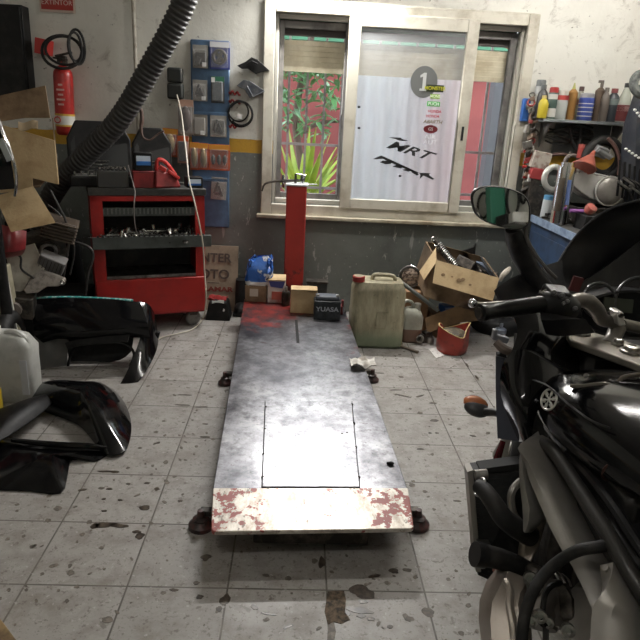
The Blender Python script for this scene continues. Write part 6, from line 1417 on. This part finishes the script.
bp('bar_riser', B().tube([P(618, 327, 1.72), P(612, 340, 1.69), P(606, 348, 1.66)], [.024, .022, .028], 14, sub=4), M('riser_metal', (.20,.185,.165), .4, .6))
# top yoke
z0 = .93
yk = [G(567, 333, z0), G(572, 327, z0), G(581, 329, z0), G(600, 334, z0), G(640, 345, z0), G(690, 352, z0), G(690, 372, z0), G(655, 372, z0), G(632, 362, z0), G(600, 350, z0), G(583, 344, z0), G(571, 340, z0)]
bp('top_yoke', B().prism(yk, (0, 0, -.022)), M('yoke_alloy', (.30,.275,.24), .38, .7, c2=(.18,.16,.135), sc_=6), bev=.005, seg=3)
for px, py, r in ((581.5, 334, .026), (631, 352, .030), (618, 345, .018)):
    c = G(px, py, z0); bp('yoke_nut', B().lathe([(r, 0), (r, .006), (r*.75, .009), (r*.7, .018), (r*.35, .02), (r*.3, .014), (0, .014)], c, n=16), STEEL)
bp('ignition_lock', B().lathe([(.024, 0), (.024, .03), (.02, .034), (0, .034)], G(655, 350, z0), n=18), DKMET)
# instruments
ci = P(628, 312, 1.98)
dsh = bp('instrument_cluster', B().loft([[ci+V((.19*math.cos(a)*k_, (d_), .085*math.sin(a)*k_)) for a in [2*PI*j/32 for j in range(32)]] for d_, k_ in ((.08, .8), (.0, 1), (-.03, 1), (-.035, .93), (-.02, .88))]), BKM)
bp('dial_ring', B().torus(P(599, 300, 1.945), (0, -1, .3), .055, .006, 28, 8), M('ring_dark', (.04,.04,.04), .3), dsh)
bp('dial_ring', B().torus(P(640, 303, 1.945), (0, -1, .3), .085, .006, 28, 8), M('ring_dark', (0,0,0)), dsh)
bp('display_screen', B().box(P(618, 305, 1.94), (.10, .006, .045), rot=(-.25, .05, 0)), M('lcd_olive', (.045,.047,.035), .2), dsh)
bp('red_reflector', B().box(P(576, 284, 2.0), (.035, .01, .05), rot=(0, .2, 0)), M('dim_red', (.09,.02,.02), .4), dsh)
# front fairing / screen seen from behind
fgd = [[tk(545,298,1.95), tk(548,306,1.9), tk(552,316,1.86), tk(556,330,1.84)],
       [tk(551,279,2.12), tk(580,290,2.12), tk(585,310,2.05), tk(590,330,2.0)],
       [tk(565,252,2.22), tk(590,262,2.26), tk(605,285,2.24), tk(610,320,2.2)],
       [tk(582,230,2.26), tk(606,240,2.34), tk(625,262,2.36), tk(640,300,2.34)],
       [tk(603,213,2.26), tk(625,222,2.36), tk(650,240,2.42), tk(670,290,2.42)],
       [tk(626,204,2.22), tk(650,208,2.34), tk(680,220,2.42), tk(700,280,2.42)],
       [tk(655,199,2.16), tk(680,202,2.28), tk(710,210,2.36), tk(730,270,2.36)],
       [tk(700,200,2.06), tk(720,205,2.16), tk(745,215,2.2), tk(760,260,2.2)]]
bp('front_fairing', B().sheet(fgd, .006, sub=4), M('fairing_inner', (.006,.006,.007), .4, c2=(.018,.017,.017), sc_=9, lo=.5, hi=.7, rv=.2), ang=70)
bp('fairing_fill', B().sheet([[P(552, 300, 2.02), P(600, 270, 2.22), P(650, 235, 2.35), P(720, 215, 2.25)], [P(552, 330, 1.95), P(600, 330, 2.1), P(650, 330, 2.2), P(720, 330, 2.1)], [P(552, 350, 1.9), P(600, 360, 2.0), P(650, 370, 2.05), P(720, 370, 2.0)]], .01, sub=3), BKM)
bp('screen_edge', B().tube([tk(545,300,1.94), tk(551,279,2.115), tk(565,252,2.215), tk(582,230,2.255), tk(603,213,2.255), tk(626,204,2.215), tk(655,199,2.155), tk(700,200,2.055)], .006, 8, sub=5), BKM)
# left mirror
ms = bp('mirror_stalk', B().tube([P(512, 228, 1.96), P(516, 240, 2.0), P(522, 255, 2.02), P(532, 272, 2.02), P(546, 290, 2.0)], [.022, .034, .036, .034, .028], 14, sub=5), BKM)
bp('mirror_stalk_wire', B().tube([P(527, 222, 1.95), P(526, 236, 1.97), P(534, 252, 1.97), P(546, 268, 1.97), P(556, 278, 1.98)], .006, 8, sub=5), M('stalk_wire', (.12,.11,.10), .4), ms)
mo = [(472,200),(474,192),(482,187.5),(495,186.5),(510,189),(523,195),(528,203),(528.5,213),(527,222),(521,227.5),(512,228.5),(498,225.5),(484,220.5),(475,213)]
def mring(k, dy): 
    c = P(500, 207, 1.95); return [c+(p-c)*k+V((0, dy+(p.z-c.z)*.16-(p.x-c.x)*.04, 0)) for p in cr2([P(a, b_, 1.95+(.02*(a-500)/28)) for a, b_ in mo], 3)]
bp('mirror_shell', B().loft([mring(.55, .06), mring(.88, .045), mring(1.0, .012), mring(1.03, -.004), mring(1.0, -.010), mring(.94, -.006)]), BKM, ms)
m_, n_, l_, p_ = _mat('mirror_glass'); p_.inputs['Metallic'].default_value = 1; p_.inputs['Roughness'].default_value = .02; p_.inputs['Base Color'].default_value = (.82,.84,.82,1)
rg = mring(.955, -.0075)
bp('mirror_glass', B().prism(rg, (0, .003, 0)), m_, ms)
# ---- seat, subframe and lower black mass nearer the camera ----
sg = [[tk(546,452,1.44), tk(575,462,1.36), tk(612,474,1.26), tk(690,506,1.15)],
      [tk(556,470,1.38), tk(585,486,1.26), tk(620,502,1.16), tk(690,535,1.05)],
      [tk(572,500,1.26), tk(598,520,1.14), tk(626,538,1.06), tk(690,566,.98)],
      [tk(594,540,1.12), tk(612,556,1.04), tk(636,572,.98), tk(690,600,.92)],
      [tk(608,566,1.06), tk(626,584,1.0), tk(648,602,.95), tk(690,640,.90)]]
bp('side_cover', B().sheet([[p+V((.02, .03, 0)) for p in r_] for r_ in sg], .012, sub=4), BKM, ang=70)
bp('frame_rail', B().tube([tk(536,440,1.44), tk(554,452,1.34), tk(572,478,1.24), tk(590,506,1.15), tk(610,538,1.06), tk(628,570,.99), tk(652,606,.93)], [.012,.017,.017,.018,.018,.018,.018], 10, sub=4), M('rail_black', (.035,.033,.03), .4, .3))
bp('cover_rib', B().tube([tk(568,454,1.34), tk(590,476,1.22), tk(614,508,1.1), tk(640,548,1.0), tk(670,590,.93)], .012, 8, sub=4), BKM)
bp('rust_stain', B().ell(tk(610,472,1.165), (.02, .008, .035), rot=(.4, -.3, 0), n=12, k=7), M('dark_rust', (.05,.018,.012), .5))
bp('seat', B().loft([rrect(.95, .75, .26, .7, .1, z) if k_ else rrect(.95, .75, .2, .62, .08, z) for z, k_ in ((.72, 0), (.75, 1), (.79, 1), (.81, 0))]), BKM)
bp('tail_section', B().box((.94, .62, .66), (.2, .7, .12)), BKM, bev=.03)
bp('swingarm', B().box((.75, .86, .33), (.04, .52, .07)).box((.97, .86, .33), (.04, .52, .07)), FRM, bev=.01)
bp('side_stand', B().cyl((.70, 1.12, .26), (.50, 1.20, .012), .012).cyl((.50, 1.20, 0), (.50, 1.20, .012), .035), DKMET)
bp('tank_bracket', B().tube([P(570, 386, 1.40), P(585, 386, 1.39), P(602, 384, 1.38), P(618, 386, 1.38), P(622, 378, 1.40), P(640, 374, 1.41)], .006, 8, sub=4), M('worn_bracket', (.10,.085,.07), .4, .4))
bp('tank_bolt', B().lathe([(.009, 0), (.009, .008), (0, .01)], P(585, 377, 1.46), (0, -1, .6), n=12), CHROME)
bp('filler_cap', B().lathe([(.05, 0), (.05, .008), (.03, .012), (0, .012)], P(632, 396, 1.38), (0, -.6, 1), n=24), BKM)
# ================= oil stains, floor =================
OIL = M('oil_stain', (.035,.026,.02), .3, c2=(.09,.07,.05), sc_=30, lo=.45, hi=.6)
OIL2 = M('dried_stain', (.10,.085,.07), .6, c2=(.2,.17,.14), sc_=40)
b = B()
def blot(b, c, rx, ry, rot=0, seed=0, z=.0012):
    pts = []
    for k in range(18):
        a = 2*PI*k/18; r_ = 1+.45*NZ.noise(V((math.cos(a)*1.3+seed*3.1, math.sin(a)*1.3, seed*1.7)))
        x, y = rx*r_*math.cos(a), ry*r_*math.sin(a)
        pts.append(V((c.x+x*math.cos(rot)-y*math.sin(rot), c.y+x*math.sin(rot)+y*math.cos(rot), 0)))
    b.prism(pts, (0, 0, z))
big = [(145,508,.028,.018,0),(104,525,.05,.02,.1),(118,526,.05,.016,0),(95,526,.02,.02,0),(140,536,.02,.022,.3),(137,532,.02,.012,0),(206,557.5,.022,.022,0),(225,600,.022,.03,-.3),(219,609,.012,.016,0),
 (107,471.5,.05,.007,.05),(115,472,.02,.012,0),(82,490,.022,.009,.4),(109,489,.016,.009,0),(104,499,.010,.008,0),(104,511,.014,.008,0),(147,483,.018,.009,0),(157,489,.014,.014,0),(128,484,.012,.007,0),(120,500,.012,.007,0),
 (434,420.5,.03,.016,0),(430,433,.012,.009,0),(437,433,.012,.008,0),(473,436,.018,.010,-.4),(404,396,.05,.010,-.4),(420,396,.04,.009,.5),(433,403,.025,.012,0),(420,449,.02,.009,0),(395,390,.05,.006,.1),(428,390,.03,.006,-.1),
 (428,612,.022,.028,.5),(362,592,.055,.034,-.4),(358,610,.05,.016,-.2),(345,614,.02,.02,0),(361,616,.02,.010,0),(371,619,.016,.010,0),(322,562,.014,.04,0),(457,501,.02,.008,0),(394,571,.02,.016,0),(407,570,.02,.012,0),(363,602,.02,.01,0),(456,571,.008,.008,0),(390,627,.012,.009,0),(409,619,.016,.014,0),(288,627,.02,.006,.4),(254,607,.018,.012,-.5),(268,614,.03,.005,-.2),(375,576,.03,.01,.2),
 (174,590,.02,.008,0),(200,597,.016,.012,0),(196,583,.014,.01,0),(180,501,.012,.01,0),(200,407,.045,.006,.1),(205,424,.02,.008,0),(205,437,.03,.009,0),(183,405,.05,.006,0),(157,443,.02,.010,.5),(140,448,.012,.007,0),(185,395,.05,.006,0),(477,378,.01,.05,0),(467,365,.01,.04,0),(413,358,.02,.006,0),(378,373,.04,.006,0),(457,360,.03,.006,0)]
for i, (px, py, rx, ry, r_) in enumerate(big): blot(b, G(px, py), rx*.8, ry*.8, r_, i)
O('oil_stains', b, OIL, kind='stuff', label='dark oil drips and stains on the tiled floor', cat='stain', origin=False, flat=True)
b = B(); rnd = random.Random(3)
for i in range(800):
    x, y = rnd.uniform(-1.6, 1.9), rnd.uniform(1.4, 4.2)
    if -.35 < x < .5 and 1.9 < y < 4.4: continue
    s_ = rnd.uniform(.003, .012)*(1.5 if rnd.random() < .15 else 1); blot(b, V((x, y, 0)), s_, s_*rnd.uniform(.4, 1), rnd.random()*6, i+90, .001)
O('dirt_specks', b, OIL2, kind='stuff', label='small dirt specks scattered over the floor tiles', cat='dirt', origin=False, flat=True)
# missing tile piece: rough brown patch
pts = [G(327.5, 591.5), G(344, 591), G(346, 600), G(345, 612), G(350, 620), G(341, 624), G(334, 622), G(328, 625), G(324.5, 612)]
O('broken_tile_patch', B().prism(pts, (0, 0, .0016)), M('rough_mortar', (.14,.10,.065), .9, c2=(.035,.028,.02), sc_=45, lo=.4, hi=.6, bump=.5), label='rough brown patch where a floor tile is broken, bottom centre', cat='patch', flat=True)
pts = [G(328, 625), G(334, 622), G(336, 632), G(334, 642), G(327, 642)]
O('broken_tile_patch', B().prism(pts, (0, 0, .0012)), OIL2, label='paler cracked strip below the rough brown floor patch', cat='patch', flat=True)
# ---- a few real things behind the camera, seen in the motorcycle's mirror ----
O('green_locker', B().box((2.86, -1.02, 1.15), (.16, .075, 2.3)), M('locker_green', (.05,.22,.14), .5), label='narrow green locker on the right wall behind the camera, seen in the motorcycle mirror', cat='locker', bev=.01)
for k, (y, z, r_) in enumerate(((-1.28, 2.17, .09), (-1.17, 2.2, .07), (-.86, 2.12, .11), (-.72, 2.15, .07))):
    O('hanging_hose', B().torus((2.92, y, z), (1, .1*k, 0), r_, .012, 26, 8, ey=1.3), RUB, label=['black hose loop on the right wall, farthest behind the camera', 'smaller hose loop on the right wall just behind the green locker', 'largest hose loop on the right wall in front of the green locker', 'smallest hose loop on the right wall nearest the workbench'][k], cat='hose', group='hose loops behind the camera')
sb = E('storage_rack', (2.8, -1.3, 0), 'grey storage rack behind the camera beside the green locker', 'rack')
for z in (.6, 1.2, 1.94): O('rack_shelf', B().box((2.75, -1.35, z), (.38, .5, .03)), GREYAL, sb)
for y in (-1.58, -1.12): O('rack_post', B().box((2.6, y, .975), (.03, .03, 1.95)), GREYAL, sb)
O('alloy_wheel', B().torus((2.8, -1.3, 2.06), (1, -.3, 0), .07, .022, 26, 8).cyl((2.8, -1.37, 2.0), (2.8, -1.22, 2.12), .014).cyl((2.8, -1.22, 2.0), (2.8, -1.37, 2.12), .014), ALU, label='small alloy wheel on the top shelf of the grey rack behind the camera', cat='wheel')
sh2 = E('side_shelf', (2.85, -.8, 1.85), 'small shelf on the right wall behind the camera with dark tool boxes', 'shelf')
O('shelf_board', B().box((2.85, -.8, 1.86), (.2, .34, .02)), GREYAL, sh2)
O('black_box', B().box((2.85, -.86, 1.925), (.14, .14, .105)), BLK, label='black box on the small shelf behind the camera', cat='box', bev=.01)
O('white_box', B().box((2.85, -.71, 1.92), (.14, .10, .095), rot=(0, 0, .3)), WHT, label='white box on the small shelf behind the camera', cat='box', bev=.01)
